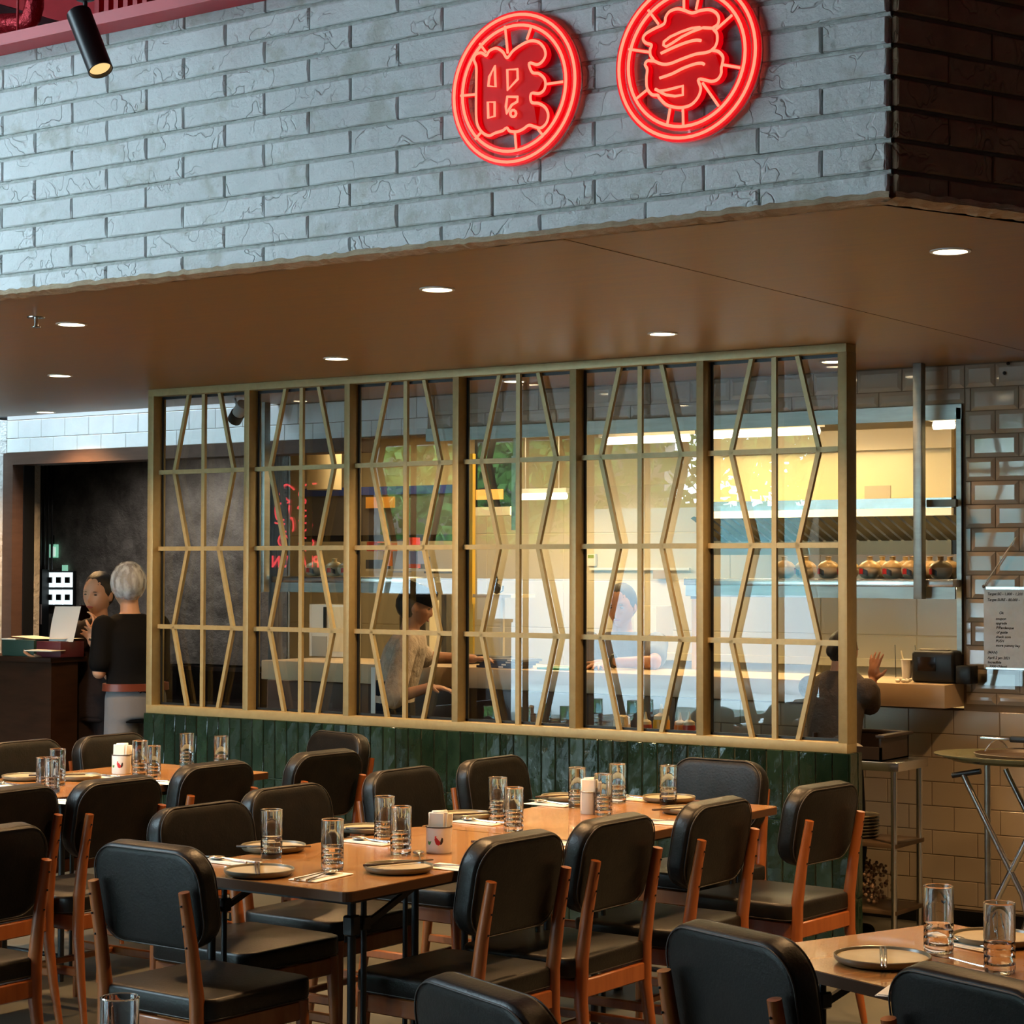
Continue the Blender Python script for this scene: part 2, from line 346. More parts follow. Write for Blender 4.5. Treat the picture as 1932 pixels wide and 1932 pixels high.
def brick_wall(parent, m, length, to_world, rows, parity, edge, name='brick', rot=0, start=0):
    """s runs along the wall from the corner; bricks at half bond"""
    meshes = {}
    for k in range(rows):
        z0 = 2.623 if k == 0 else 2.686+RH*(k-1); z1 = 2.686+RH*k; h = z1-z0-.013
        joints = [0]; s = edge[(k+parity) % 2]
        while s < length: joints.append(s); s += .356
        joints.append(length)
        for a, b_ in zip(joints[:-1], joints[1:]):
            w = b_-a-.008
            if w < .03: continue
            key = (round(w, 2), round(h, 2), random.randint(0, 2))
            if key not in meshes: meshes[key] = chamf(key[0], key[1], .022, .004, .0022, 5, 2, seed=hash(key) % 999).mesh('brick', m)
            o = link(name, meshes[key], parent); c = (a+b_)/2; x, y = to_world(c); o.location = (x, y, (z0+z1)/2); o.rotation_euler = (0, 0, rot)
            o.location.x += random.uniform(-.001, .001); o.rotation_euler.y = random.uniform(-.004, .004)
LW = 5.2
def beds(name, x0, y0, dx, dy, L_, parent, seed, m):
    """mortar beds between the courses, rough and a little behind the brick faces"""
    b = MB(); rnd = random.Random(seed); nx, ny = dy, -dx
    for k in range(10):
        z = 2.686+RH*k; n = int(L_/.02); vs = []
        for i in range(n+1):
            s = L_*i/n; x, y = x0+dx*s, y0+dy*s; d = -.003+rnd.uniform(-.0022, .0022)
            for dz, dd in ((-.0085, .012), (-.006, d), (0, d-.0015), (.006, d), (.0085, .012)):
                vs.append((x-ny*0+nx*(-dd), y+ny*(-dd), z+dz+rnd.uniform(-.0012, .0012)))
        b.add(vs, [(i*5+q, i*5+5+q, i*5+6+q, i*5+1+q) for i in range(n) for q in range(4)])
    return part('mortar_bed', b, m, parent, sharp=False)
wb = struct('wall_brick', MB().box(CX-LW, CX-.012, YB+.012, YB+.10, ZC, 3.51), M_MORTAR)
brick_wall(wb, M_BRICK, LW, lambda s: (CX-.012-s, YB+.013), 11, 0, (.386-.012, .200-.012))
M2 = struct('wall_right', MB().prism([(CX-.012, YB+.012), (CX-.012+OD[0]*4, YB+.012+OD[1]*4), (CX-.1+OD[0]*4, YB+.05+OD[1]*4), (CX-.1, YB+.05)], ZC, 3.51), M_MORTAR)
brick_wall(M2, M_BRICK2, 1.8, lambda s: (CX-.010+OD[0]*s, YB+.012+OD[1]*s), 11, 0, (.186, .347), rot=math.atan2(OD[1], OD[0]))
beds('mortar_bed', CX-LW, YB+.003, 1, 0, LW-.004, wb, 1, M_BED); beds('mortar_bed', CX, YB+.004, OD[0], OD[1], 1.8, M2, 2, mat('shade_toned_mortar', (.10, .065, .04), .9))  # beds of the slanted face coloured darker for its dim light
struct('wall_soffit', MB().box(-19, CX-LW, YB+.002, YB+.10, ZC, 3.51), M_BRICK)
# ragged stone edge strip under the bricks
def ragged(p0, p1, inward, n, name, seed):
    rnd = random.Random(seed); vs = []; d = Vector((p1[0]-p0[0], p1[1]-p0[1], 0)); 
    for i in range(n+1):
        p = Vector((p0[0], p0[1], 0))+d*(i/n)
        a = rnd.uniform(-.004, .004); w = .085+rnd.uniform(-.009, .009)
        vs += [(p.x-inward[0]*.012, p.y-inward[1]*.012, 2.634+a), (p.x-inward[0]*.013, p.y-inward[1]*.013, 2.618+a*.5), (p.x+inward[0]*w*.33, p.y+inward[1]*w*.33, 2.611+a), (p.x+inward[0]*w*.66, p.y+inward[1]*w*.66, 2.613-a), (p.x+inward[0]*w, p.y+inward[1]*w, 2.6195)]
    fs = [(i*5+k, i*5+k+1, i*5+5+k+1, i*5+5+k) for i in range(n) for k in range(4)]
    return struct(name, MB().add(vs, fs), M_STONE)
ragged((CX-LW, YB), (CX-.005, YB), (0, 1), 240, 'trim_2', 3)
ragged((CX, YB), (CX+OD[0]*4, YB+OD[1]*4), (-ON[0], -ON[1]), 180, 'trim_3', 4)
# red steel beam, ducts above the brick
rb = empty('steel_beam', (-6, 4.8, 3.470), 0, 'red painted steel beam running along the top of the white brick wall', 'beam')
part('flange', MB().box(-4, 4, -.025, .075, 0, .006), M_RED, rb); part('web', MB().box(-4, 4, -.025, -.013, .006, .040), M_RED, rb)
part('bolt', MB().lathe([(.008, -.02), (.008, 0)], 6, (.33, .0, 0)), M_RED, rb)
struct('trim_4', MB().box(-19, 5, 6.3, 6.34, 3.51, 4.35), M_RED); struct('trim_7', MB().box(-19, CX, YB+.1, 6.3, 3.50, 3.52), M_RED)
pa, pb, pc = at(-60, 46, Y=5.15), at(62, 42, Y=5.15), at(66, -60, Y=5.15)
dk = empty('duct', tuple(pb), 0, 'glossy red foil-wrapped air duct bending upward above the steel beam', 'duct')
arc = [(pa-pb).lerp(Vector((0, 0, 0)), t) for t in (0, .35, .6)]+[Vector((-.035, 0, .004)), Vector((-.008, 0, .022)), Vector((.006, 0, .055))]+[Vector((.008, 0, .12)), pc-pb+Vector((0, 0, .3))]
part('bend', MB().tube(arc, .036, 16), M_REDF, dk)
q = at(33, 60, Y=5.05); part('hanger_rod', MB().tube([(q.x-pb.x, q.y-pb.y, q.z-pb.z), (q.x-pb.x, q.y-pb.y, q.z-pb.z+.4)], .005, 6), M_RED, dk)
for i, px in enumerate((178, 196, 214, 232, 250, 268)):
    a, b_ = at(px, 40, Y=5.3), at(px+9, -40, Y=5.3)
    tag(part('ceiling_joist', MB().box(a.x, b_.x, 5.3, 5.5, a.z, b_.z+.2), M_RED), ('first', 'second', 'third', 'fourth', 'fifth', 'sixth')[i]+' red ceiling channel above the beam, counted from the spotlight', 'joist', 'red channels over the beam')
a, b_ = at(-30, 8, Y=5.6), at(112, 50, Y=5.25)
tag(part('conduit', MB().bar(a, b_, .03, .035), M_BLACK), 'black conduit crossing the red ceiling behind the duct', 'conduit')
# ---------------------------------------------------------------- tiled back wall with the kitchen pass
XJ = -3.755; ZCT = 1.125
def wallbox(name, *a, m=M_GROUT): return struct(name, MB().box(*a), m)
wallbox('wall_back', XJ, 5, YT, YT+.15, 1.0, ZC)
wallbox('wall_back_lower', -8.08, 5, YT, YT+.15, 0, 1.0)
wallbox('wall_back_upper', -10.36, XJ, YT, YT+.15, 2.40, ZC)
wallbox('wall_back_top', -19, 5, YT, YT+.15, ZC+.03, 4.35, m=M_BLOCK); wallbox('wall_back_gap', -10.36, -8.03, YT+.001, YT+.15, ZC, ZC+.03, m=M_BLOCK); wallbox('ceiling_dark_room', -14.6, -8.03, YT+.15, 12.5, ZC, ZC+.05, m=M_DARKST)
wallbox('wall_side', 5, 5.1, -3.5, 13.2, 0, 4.4, m=M_PLAST); struct('wall_left', MB().box(-19.1, -19, -3.5, 13.2, 0, 4.4), M_DARKST)
wallbox('baseboard_back', -8.08, 4.9, YT-.012, YT, 0, .07, m=M_BLACK)
def tile_field(parent, name, m, x0, x1, z0, z1, w, h, offs, d, ch, gap=.004, y=YT, inner=None, cut=None):
    meshes = {}; k = 0; z = z1
    while z > z0+.015:
        hb = min(h, z-z0); x = offs[k % 2]
        while x > x0: x -= w
        while x < x1-.012:
            a, b_ = max(x, x0), min(x+w, x1); x += w
            if b_-a < .02: continue
            key = (round(b_-a-gap, 3), round(hb-gap, 3))
            if key not in meshes:
                W_, H_ = key
                if inner and min(W_, H_) > 2.4*inner:
                    i = inner; vs = [(sx*W_/2, 0, sz*H_/2) for sx, sz in ((-1, -1), (1, -1), (1, 1), (-1, 1))]+[(sx*W_/2, -.003, sz*H_/2) for sx, sz in ((-1, -1), (1, -1), (1, 1), (-1, 1))]+[(sx*(W_/2-i), -d, sz*(H_/2-i)) for sx, sz in ((-1, -1), (1, -1), (1, 1), (-1, 1))]
                    fs = [(8, 9, 10, 11)]+[(j, (j+1) % 4, 4+(j+1) % 4, 4+j) for j in range(4)]+[(4+j, 4+(j+1) % 4, 8+(j+1) % 4, 8+j) for j in range(4)]
                    meshes[key] = MB().add(vs, fs).mesh(name, m)
                else: meshes[key] = chamf(W_, H_, d*.6, .002).mesh(name, m)
            o = link(name, meshes[key], parent); o.location = ((a+b_)/2, y, z-hb/2)
            o.rotation_euler = (random.uniform(-.006, .006), 0, random.uniform(-.006, .006))
        z -= h; k += 1
WB = bpy.data.objects['wall_back']; WL = bpy.data.objects['wall_back_lower']; WU = bpy.data.objects['wall_back_upper']
tile_field(WB, 'bevelled_tile', M_BTILE, XJ+.012, -2.3, 1.03, ZC-.004, .233, .1093, (-3.595-.035*0, -3.715), .009, .0, inner=.019)
tile_field(WU, 'bevelled_tile', M_BTILE, -6.9, XJ+.010, 2.435, ZC-.004, .233, .1093, (-3.595, -3.715), .009, .0, inner=.019)
tile_field(WU, 'painted_block', M_BLOCK, -10.36, -6.905, 2.405, ZC-.004, .218, .118, (-10.035, -10.14), .005, .0, gap=.003)
tile_field(WL, 'plain_tile', M_PTILE, -5.3, -2.3, .075, 1.0, .226, .1135, (-3.806, -3.916), .006, .0)
wallbox('trim_5', -8.08, -5.31, YT-.006, YT, .07, 1.0, m=mat('dark_panel', (.12, .07, .05), .5))
# steel frame of the pass
ps = empty('trim_6', (XJ, YT, 1.135), 0, kind='structure')
sb = lambda nm, *a, m=M_STEELB: part(nm, MB().box(*a), m, ps)
sb('header', XJ-3.15-XJ+0-.0, 0, -.02, .0, 2.362-1.135, 2.432-1.135)
sb('jamb', -.026, -.002, -.02, .16, 0, 1.28); sb('jamb', -.058, -.032, .27, .31, 0, 1.22)
# brown header and frame of the left opening
lf = empty('door_1', (-10.36, YT, 0), 0, kind='structure')
part('header', MB().box(0, 2.95, -.03, .15, 2.325, 2.402), M_WALNUT, lf); part('jamb', MB().box(0, .09, -.03, .15, 0, 2.325), M_WALNUT, lf)
part('stop', MB().box(.09, .10, .06, .15, 0, 2.325), M_BLACK, lf)
struct('column', MB().rbox(-11.3, -10.365, YT-.10, YT+.3, 0, ZC, .01), M_PLAST)
wallbox('wall_far_left', -19, -11.3, YT, YT+.15, 0, ZC, m=M_DARKST)
YK0 = 11.2
# dark room behind the left opening
wallbox('wall_dark_back', -14.5, -9.0, 12.4, 12.5, 0, ZC, m=M_DARKST); struct('wall_dark_side', MB().prism([(-8.10, YT+.15), (-8.065, YT+.15), (-9.93, YK0), (-9.93, 12.4), (-9.99, 12.4), (-9.99, YK0)], 0, ZC), M_DARKST)
wallbox('wall_dark_left', -14.6, -14.5, YT+.15, 12.5, 0, ZC, m=M_DARKST)
# kitchen shell
YK = 11.2
wk = wallbox('wall_kitchen_back', -9.92, -3.0, YK, YK+.1, 0, 3.0, m=M_CREAM); wallbox('wall_kitchen_right', -3.05, -3.0, YT+.15, YK, 0, 3.0, m=M_CREAM)
tile_field(wk, 'kitchen_tile', M_KTILE, -9.80, -3.06, .55, 2.2, .62, .31, (-4.93, -4.93), .006, .0, gap=.006, y=YK)
struct('ceiling_kitchen', MB().prism([(-8.06, YT+.15), (-3, YT+.15), (-3, YK), (-9.92, YK)], 2.585, 2.60), M_CREAM)
struct('wall_kitchen_left', MB().prism([(-8.06, YT+.151), (-8.045, YT+.151), (-9.90, YK), (-9.915, YK)], 0, 2.58), mat('grey_paint', (.30, .27, .22), .6))
# ---------------------------------------------------------------- shop front behind the camera, street outside
YF = -3.5
def wf(name, x0, x1, z0, z1, m=M_PLAST): struct(name, MB().box(x0, x1, YF-.12, YF, z0, z1), m)
wf('wall_front_left', -19, -15.7, 0, 4.4, M_DARKST); wf('wall_front_header', -15.7, 5, 3.15, 4.4, M_BLACK)
wf('wall_front_right', -6, 5, 0, 3.15, M_DARKST); wf('wall_front_column', -9.7, -9.45, 0, 3.15, M_BLACK)
for i, x in enumerate((-12.75, -7.7)): struct('window_%d' % (i+1), MB().box(x-.03, x+.03, YF-.09, YF-.03, 0, 3.15), M_BLACK)
struct('pavement', MB().box(-60, 30, -26, YF-.12, -.14, -.02), mat('street_concrete', (.45, .46, .46), .8, col2=(.5, .5, .5), nscale=1.5))
struct('wall_street', MB().box(-60, -14.4, -9.1, -8.8, -.02, 1.52).box(-14.4, 30, -9.1, -8.8, -.02, 1.31), mat('white_street_wall', (.80, .82, .84), .7, col2=(.74, .77, .8), nscale=.8, ndet=6))
struct('wall_building', MB().box(-60, -19.6, -17.4, -17, -.02, 5.5), mat('brown_building', (.16, .13, .11), .8, col2=(.22, .19, .16), nscale=1.5))
struct('wall_street_far', MB().box(-19.6, 30, -14.6, -14.2, -.02, 2.72).box(-19.6, 30, -14.2, -13.9, -.02, 2.25), mat('teal_street_wall', (.16, .34, .36), .7, col2=(.22, .42, .44), nscale=1.2))
def foliage(name, label, cat, c, r, n, seed, trunk=None):
    rnd = random.Random(seed); b = MB(); root = empty(name, (c[0], c[1], 0), 0, label, cat)
    for _ in range(n):
        while True:
            p = Vector((rnd.uniform(-1, 1), rnd.uniform(-1, 1), rnd.uniform(-1, 1)))
            if .35 < p.length < 1: break
        q = Vector((p.x*r[0], p.y*r[1], c[2]+p.z*r[2])); u = Vector((rnd.gauss(0, 1), rnd.gauss(0, 1), rnd.gauss(0, 1))).normalized(); v = u.orthogonal().normalized(); s = rnd.uniform(.08, .2)
        b.add([q-u*s, q+v*s*.5, q+u*s, q-v*s*.5], [(0, 1, 2, 3)])
    f = part('foliage', b, mat('leaf_green', (.06, .16, .03), .5, col2=(.14, .30, .06), nscale=2), root, sharp=False); f['kind'] = 'stuff'
    if trunk: part('trunk', MB().tube(trunk, [.26, .22, .18, .12, .07][:len(trunk)], 9), mat('bark', (.10, .075, .055), .9, bump=1, bscale=8, bdist=.03), root)
foliage('tree', 'leafy green tree on the street behind the white wall, seen reflected in the partition glass', 'tree', (-19.9, -11.6, 4.2), (2.6, 1.6, 2.2), 4200, 1, [(0, 0, 0), (.1, 0, 1.5), (-.05, 0, 2.8), (.3, 0, 4), (.7, 0, 5)])
foliage('tree', 'second leafy tree on the street, further along the teal wall', 'tree', (-14.2, -12.4, 4.6), (2.6, 1.4, 1.9), 3600, 2, [(0, 0, 0), (.2, 0, 1.6), (0, 0, 3), (.3, 0, 4.2)])
foliage('tree', 'broad tree at the left end of the street wall', 'tree', (-26, -13.2, 4.4), (2.8, 1.5, 2.2), 4200, 4, [(0, 0, 0), (.1, 0, 1.5), (-.05, 0, 2.8), (.3, 0, 4), (.7, 0, 5)])
foliage('hedge', 'green hedge growing on top of the teal street wall', 'hedge', (-19, -15.6, 3.4), (13, 1, 1.5), 5500, 3)
# ---------------------------------------------------------------- furniture near the shop front that shows in the reflections
t = empty('sideboard', (-14.78, -3.0, 0), 0, 'dark low sideboard beside the shop window, seen only as a reflection', 'sideboard')
part('body', MB().rbox(-.9, .96, -.3, .3, 0, 1.34, .01), M_BLACK, t); part('worktop', MB().rbox(-.92, .98, -.32, .32, 1.34, 1.37, .005), M_WALNUT, t)
t = empty('planter', (-13.62, -3.0, 0), 0, 'dark box planter at the end of the sideboard, seen only as a reflection', 'planter')
part('box', MB().rbox(-.15, .15, -.25, .25, 0, 1.05, .01), M_BLACK, t); part('rim', MB().rbox(-.165, .165, -.265, .265, 1.05, 1.09, .005), M_BLACK, t)
# ================================================================ PARTITION
XM = [-7.925, -7.23, -6.555, -5.877, -5.20, -4.525, -3.83]
pw = empty('half_wall', (0, 0, 0), 0, 'low wall clad in upright glossy dark green tiles under the gold lattice', 'wall')
part('core', MB().box(-7.953, -3.808, YL+.004, YL+.125, 0, .868), M_GROUTG, pw)
tm = {}
ZR = [(.579, .875), (.259, .575), (.004, .255)]
for (z0, z1) in ZR:
    x = -7.958; i = 0
    while x < -3.81:
        w = min(.0755, -3.803-x)
        if w > .02:
            key = (round(w, 3), round(z1-z0, 3), random.randint(0, 3))
            if key not in tm: tm[key] = chamf(key[0]-.002, key[1], .010, .003, .0011, 2, 6, seed=hash(key) % 991).mesh('green_tile', M_GREEN)
            o = link('green_tile', tm[key], pw); o.location = (x+w/2, YL+.004, (z0+z1)/2); o.rotation_euler = (random.uniform(-.012, .012), 0, random.uniform(-.02, .02))
        x += .0785
    for yy, w in ((YL+.042, .074), (YL+.104, .04)):
        key = (w, round(z1-z0, 3), 9)
        if key not in tm: tm[key] = chamf(w, key[1], .010, .003, .0011, 2, 6, seed=5).mesh('green_tile', M_GREEN)
        o = link('green_tile', tm[key], pw); o.location = (-3.808, yy, (z0+z1)/2); o.rotation_euler = (0, 0, PI/2+random.uniform(-.01, .01))
la = empty('lattice_screen', (0, 0, 0), 0, 'gold painted lattice screen with six glazed bays standing on the green tiled wall', 'screen')
D0, D1 = YL, YL+.095; FB = .04
part('frame', MB().rbox(-7.945, -3.81, D0, D1, ZC-.038, ZC-.001, .002), M_GOLD, la); part('frame', MB().rbox(-7.945, -3.81, D0, D1, .876, .920, .002), M_GOLD, la)
for i, x in enumerate(XM):
    w = .042 if i in (0, 6) else .036
    part('mullion', MB().rbox(x-w/2, x+w/2, D0+.0005, D1, .915, ZC-.035, .0015), M_GOLD, la)
ZH = [2.172, 1.760, 1.341]
bw, by0 = .023, YL+.042
for i in range(6):
    xa, xb = XM[i]+.018, XM[i+1]-.018; xc = (xa+xb)/2; nar, wid = .112, .215
    for z in ZH: part('rail', MB().box(xa, xb, by0, by0+.018, z-bw/2, z+bw/2), M_GOLD, la)
    part('rail', MB().box(xc-bw/2, xc+bw/2, by0-.001, by0+.017, .915, ZC-.035), M_GOLD, la)
    zs = [ZC-.036]+ZH+[.917]
    for sgn in (-1, 1):
        for k in range(4):
            o1, o2 = (nar, wid) if k % 2 == 0 else (wid, nar)
            part('diagonal_bar', MB().bar((xc+sgn*o1, by0+.010, zs[k]), (xc+sgn*o2, by0+.010, zs[k+1]), .020, .020, up=(0, 1, 0)), M_GOLD, la)
    part('bead', MB().box(xa, xa+.012, YL+.066, YL+.074, .92, ZC-.04).box(xb-.012, xb, YL+.066, YL+.074, .92, ZC-.04).box(xa, xb, YL+.066, YL+.074, ZC-.052, ZC-.038).box(xa, xb, YL+.066, YL+.074, .918, .932), M_BLACK, la)
    part('glass_pane', MB().add([(xa, YL+.08, .918), (xb, YL+.08, .918), (xb, YL+.08, ZC-.036), (xa, YL+.08, ZC-.036)], [(0, 1, 2, 3)]), M_PANE, la)
# ================================================================ DOWNLIGHTS
dl = empty('downlight', (0, 0, 0))
part('rim', MB().lathe([(.062, 0), (.062, -.004), (.052, -.005), (.050, .012)], 32), M_WHITE, dl)
part('lens', MB().lathe([(.0505, -.0025), (.0001, -.0025)], 32), emis('lamp_disc', (1, .80, .50), 14), dl)
spots = [(135, 611, 'near the front edge at far left'), (825, 545, 'above the second lattice bay, front row'), (1793, 473, 'nearest one, at the right by the slanted brick end'), (113, 708, 'second row at far left'),
         (635, 676, 'just above the lattice top, second from the left'), (1250, 629, 'just above the lattice top at the right'), (86, 777, 'farthest one, by the white block wall at left')]
LPOS = []
for i, (px, py, where) in enumerate(spots):
    p = at(px, py, z=ZC); LPOS.append((p.x, p.y))
    o = dl if i == 0 else copy_tree(dl)
    o.location = (p.x, p.y, ZC); tag(o, 'round recessed ceiling light '+where, 'light', 'round recessed lights in the wooden soffit')
for (x, y) in LPOS: light('SPOT', 'downlight_lamp', (x, y, ZC-.012), 235, WARM, .04, spot=2.3, blend=.9)
for (x, y) in ((-2.45, 7.4), (-7.75, 5.62), (-1.2, 6.6)):   # the same ceiling goes on to the right and left of the picture
    light('SPOT', 'downlight_lamp', (x, y, ZC-.012), 235, WARM, .04, spot=2.3, blend=.9)
for (x, y) in ((-4.2, 8.6), (-6.0, 8.6)):                    # row behind the partition
    o = copy_tree(dl, loc=(x, y, ZC)); tag(o, 'round recessed ceiling light behind the lattice glass '+('at the right' if x > -5 else 'at the middle'), 'light', 'round recessed lights in the wooden soffit')
    light('SPOT', 'downlight_lamp', (x, y, ZC-.012), 60, WARM, .04, spot=2.3, blend=.9)
# lamps of the front dining area, over the near tables (their ceiling is above the frame)
for (x, y, e) in ((-2.0, 4.3, 90), (-1.0, 2.6, 70), (-3.9, 3.9, 70), (-6.3, 4.3, 60)):
    light('SPOT', 'track_lamp', (x, y, 3.55), e, WARM, .05, spot=1.1, blend=.7)
sp = at(68, 598, z=ZC)
s = empty('sprinkler', (sp.x, sp.y, ZC), 0, 'small chrome sprinkler head on the wooden ceiling at far left', 'sprinkler')
part('plate', MB().lathe([(.035, 0), (.034, -.004), (.001, -.005)], 16), M_STEEL, s); part('head', MB().lathe([(.008, -.004), (.009, -.035), (.018, -.037), (.018, -.041)], 12), M_STEEL, s)
# track spotlight hanging before the bricks
a, b_ = at(148, 24, Y=4.42), at(190, 133, Y=4.41)
ts = empty('spotlight', (a.x, a.y, a.z), 0, 'black cylinder spotlight hanging in front of the white bricks at top left', 'light')
ax = (b_-a); Ln = ax.length; q = Vector((0, 0, -1)).rotation_difference(ax.normalized()).to_matrix().to_4x4(); R_ = .039
part('housing', MB().lathe([(.001, 0), (R_*.9, 0), (R_, -.004), (R_, -Ln), (R_*.9, -Ln), (R_*.88, -Ln+.03), (.001, -Ln+.03)], 32, M=q), M_BLACK, ts)
part('lamp', MB().lathe([(R_*.87, -Ln+.012), (.0001, -Ln+.014)], 24, M=q), emis('spot_lamp', (1, .62, .25), 1.15), ts)
part('stem', MB().tube([(.03, .0, -.01), (.03, .0, .5)], .007, 10), M_BLACK, ts); part('joint', MB().rbox(.005, .055, -.02, .02, .03, .10, .008), M_BLACK, ts)
light('SPOT', 'spotlight_lamp', tuple(b_), 30, WARM, .03, rot=q.to_euler(), spot=.9)
# small camera-like spot seen through the first bay
p = at(448, 782, Y=8.6)
ts2 = empty('spotlight', (p.x, p.y, p.z), 0, 'grey spotlight with black snoot on the ceiling behind the first lattice bay', 'light')
q2 = Matrix.Rotation(.9, 4, 'Y')@Matrix.Rotation(.3, 4, 'X')
part('housing', MB().lathe([(.001, .09), (.035, .09), (.035, 0)], 20, M=q2), mat('grey_plastic', (.4, .4, .4), .5), ts2); part('snoot', MB().lathe([(.041, .01), (.041, -.05), (.03, -.05), (.03, 0)], 20, M=q2), M_BLACK, ts2)
part('stem', MB().tube([(0, 0, .03), (-.02, 0, ZC-p.z)], .006, 8), mat('grey_plastic', (.4, .4, .4), .5), ts2)
# ================================================================ NEON SIGNS (outlines laid on the plane of the sign)
YN = YB-.045
M_NEON = emis('neon_tube', (1, .22, .135), 1.8)
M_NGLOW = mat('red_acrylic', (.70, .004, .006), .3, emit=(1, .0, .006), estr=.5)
M_ACR = pane_mat('clear_acrylic', tint=(.96, .93, .94), boost=1.0)
def smooth(pts, closed, k=5):
    n = len(pts); out = []
    for i in range(n if closed else n-1):
        p0, p1, p2, p3 = (pts[(i-1) % n], pts[i], pts[(i+1) % n], pts[(i+2) % n]) if closed else (pts[max(i-1, 0)], pts[i], pts[i+1], pts[min(i+2, n-1)])
        for j in range(k):
            t = j/k
            out.append(tuple(.5*((2*p1[a])+(-p0[a]+p2[a])*t+(2*p0[a]-5*p1[a]+4*p2[a]-p3[a])*t*t+(-p0[a]+3*p1[a]-3*p2[a]+p3[a])*t**3) for a in (0, 1)))
    if not closed: out.append(pts[-1])
    return out
def neon_sign(name, label, ox, oy, s, Rc, rad, outline, inner, lines, spokes, holes):
    """pixel crops -> plane; the disc itself is a true circle on the wall"""
    W3 = lambda p: at(ox+p[0]*s, oy+p[1]*s, Y=YN)
    c = W3(Rc); root = empty(name, (c.x, YN, c.z), 0, label, 'sign')
    loc = lambda p, dy=0: (W3(p).x-c.x, dy, W3(p).z-c.z)
    circ = lambda r, n=64: [(r*math.cos(2*PI*i/n), 0, r*math.sin(2*PI*i/n)) for i in range(n)]
    # acrylic backing disc
    n = 64; rr = rad*1.06; b = MB()
    b.add([(rr*math.cos(2*PI*i/n), y, rr*math.sin(2*PI*i/n)) for y in (.016, .022) for i in range(n)], [tuple(range(n)), tuple(range(n, 2*n))[::-1]]+[(i, (i+1) % n, (i+1) % n+n, i+n) for i in range(n)])
    part('backing_disc', b, M_ACR, root)
    def band(r0, r1, y, nm, m):
        b = MB(); b.add([(r*math.cos(2*PI*i/n), yy, r*math.sin(2*PI*i/n)) for yy in (y, y+.012) for r in (r0, r1) for i in range(n)],
              [(i, (i+1) % n, (i+1) % n+n, i+n) for i in range(n)]+[(2*n+i, 2*n+(i+1) % n, (i+1) % n, i) for i in range(n)]+[(n+i, n+(i+1) % n, 3*n+(i+1) % n, 3*n+i) for i in range(n)]); return part(nm, b, m, root)
    for k in (1.0, .855):
        band(rad*k-.011, rad*k+.011, .002, 'red_ring', M_NGLOW)
        part('neon_ring', MB().tube(circ(rad*k), .0044, 8, closed=True), M_NEON, root)
    pl = smooth(outline, True); P = [loc(p) for p in pl]
    bm = bmesh.new(); vs = [bm.verts.new((p[0], .008, p[2])) for p in P]; f = bm.faces.new(vs); bmesh.ops.triangulate(bm, faces=[f])
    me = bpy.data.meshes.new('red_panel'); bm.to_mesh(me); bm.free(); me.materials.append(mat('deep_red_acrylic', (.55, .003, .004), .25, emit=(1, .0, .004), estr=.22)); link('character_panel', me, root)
    part('neon_outline', MB().tube([(p[0], -.002, p[2]) for p in P], .0044, 8, closed=True), M_NEON, root)
    part('outline_edge', MB().tube([(p[0]+.003, .006, p[2]-.001) for p in P], .0095, 6, closed=True), M_NGLOW, root)
    for q in inner: part('neon_loop', MB().tube([(x, -.002, z) for x, _, z in (loc(p) for p in q)], .0040, 8, closed=True), M_NEON, root)
    for q in lines: part('neon_line', MB().tube([(x, -.002, z) for x, _, z in (loc(p) for p in smooth(q, False))], .0044, 8), M_NEON, root)
    for q in spokes:
        part('spoke', MB().tube([loc(p, -.002) for p in q], .0038, 8), M_NEON, root)
        part('spoke_edge', MB().tube([(loc(p)[0]+.004, .006, loc(p)[2]) for p in q], .007, 6), M_NGLOW, root)
    part('standoff', MB().tube([(.0, .02, rad*.93), (0, .05, rad*.93)], .006, 8), M_STEEL, root); part('standoff', MB().tube([(.0, .02, -rad*.93), (0, .05, -rad*.93)], .006, 8), M_STEEL, root)
    return root
def rad_of(ox, oy, s, c, edge):
    a, b = at(ox+c[0]*s, oy+c[1]*s, Y=YN), at(ox+edge[0]*s, oy+edge[1]*s, Y=YN); return (a-b).length
S1 = 270/1581
c1 = (752, 975); r1 = (rad_of(840, 0, S1, c1, (85, 1075))+rad_of(840, 0, S1, c1, (1420, 870)))/2
neon_sign('neon_sign', 'round red neon sign with the squarer character with four small windows, left of the two', 840, 0, S1, c1, r1,
    [(350, 745), (325, 660), (350, 600), (405, 585), (460, 615), (500, 560), (570, 535), (640, 575), (690, 640), (760, 560), (850, 495), (940, 455), (1030, 465), (1095, 530), (1115, 610), (1080, 680), (1020, 715), (935, 700), (965, 800), (1040, 815), (1100, 870), (1115, 940), (1095, 1000), (1040, 1035), (958, 1035), (958, 1130), (1040, 1145), (1110, 1190), (1145, 1270), (1125, 1360), (1060, 1415), (990, 1400), (930, 1385), (870, 1425), (800, 1455), (720, 1450), (685, 1415), (640, 1445), (560, 1470), (490, 1500), (420, 1470), (370, 1400), (350, 1300), (348, 1100), (350, 900)],
    [[(552, 730), (560, 960), (480, 950), (492, 850)], [(690, 772), (802, 765), (805, 875), (695, 995)], [(475, 1130), (550, 1130), (550, 1285), (480, 1305)], [(690, 1070), (805, 1072), (800, 1125), (740, 1160), (680, 1255), (675, 1180)], [(755+32*math.cos(a), 1255+38*math.sin(a)) for a in [i*PI/5 for i in range(10)]]], [],
    [[(665, 290), (695, 590)], [(955, 300), (905, 440)], [(385, 485), (455, 580)], [(175, 1060), (335, 1045)], [(1125, 930), (1305, 905)], [(395, 1470), (335, 1540)], [(775, 1470), (790, 1670)], [(1030, 1430), (1085, 1500)]], [])
S2 = 300/1932
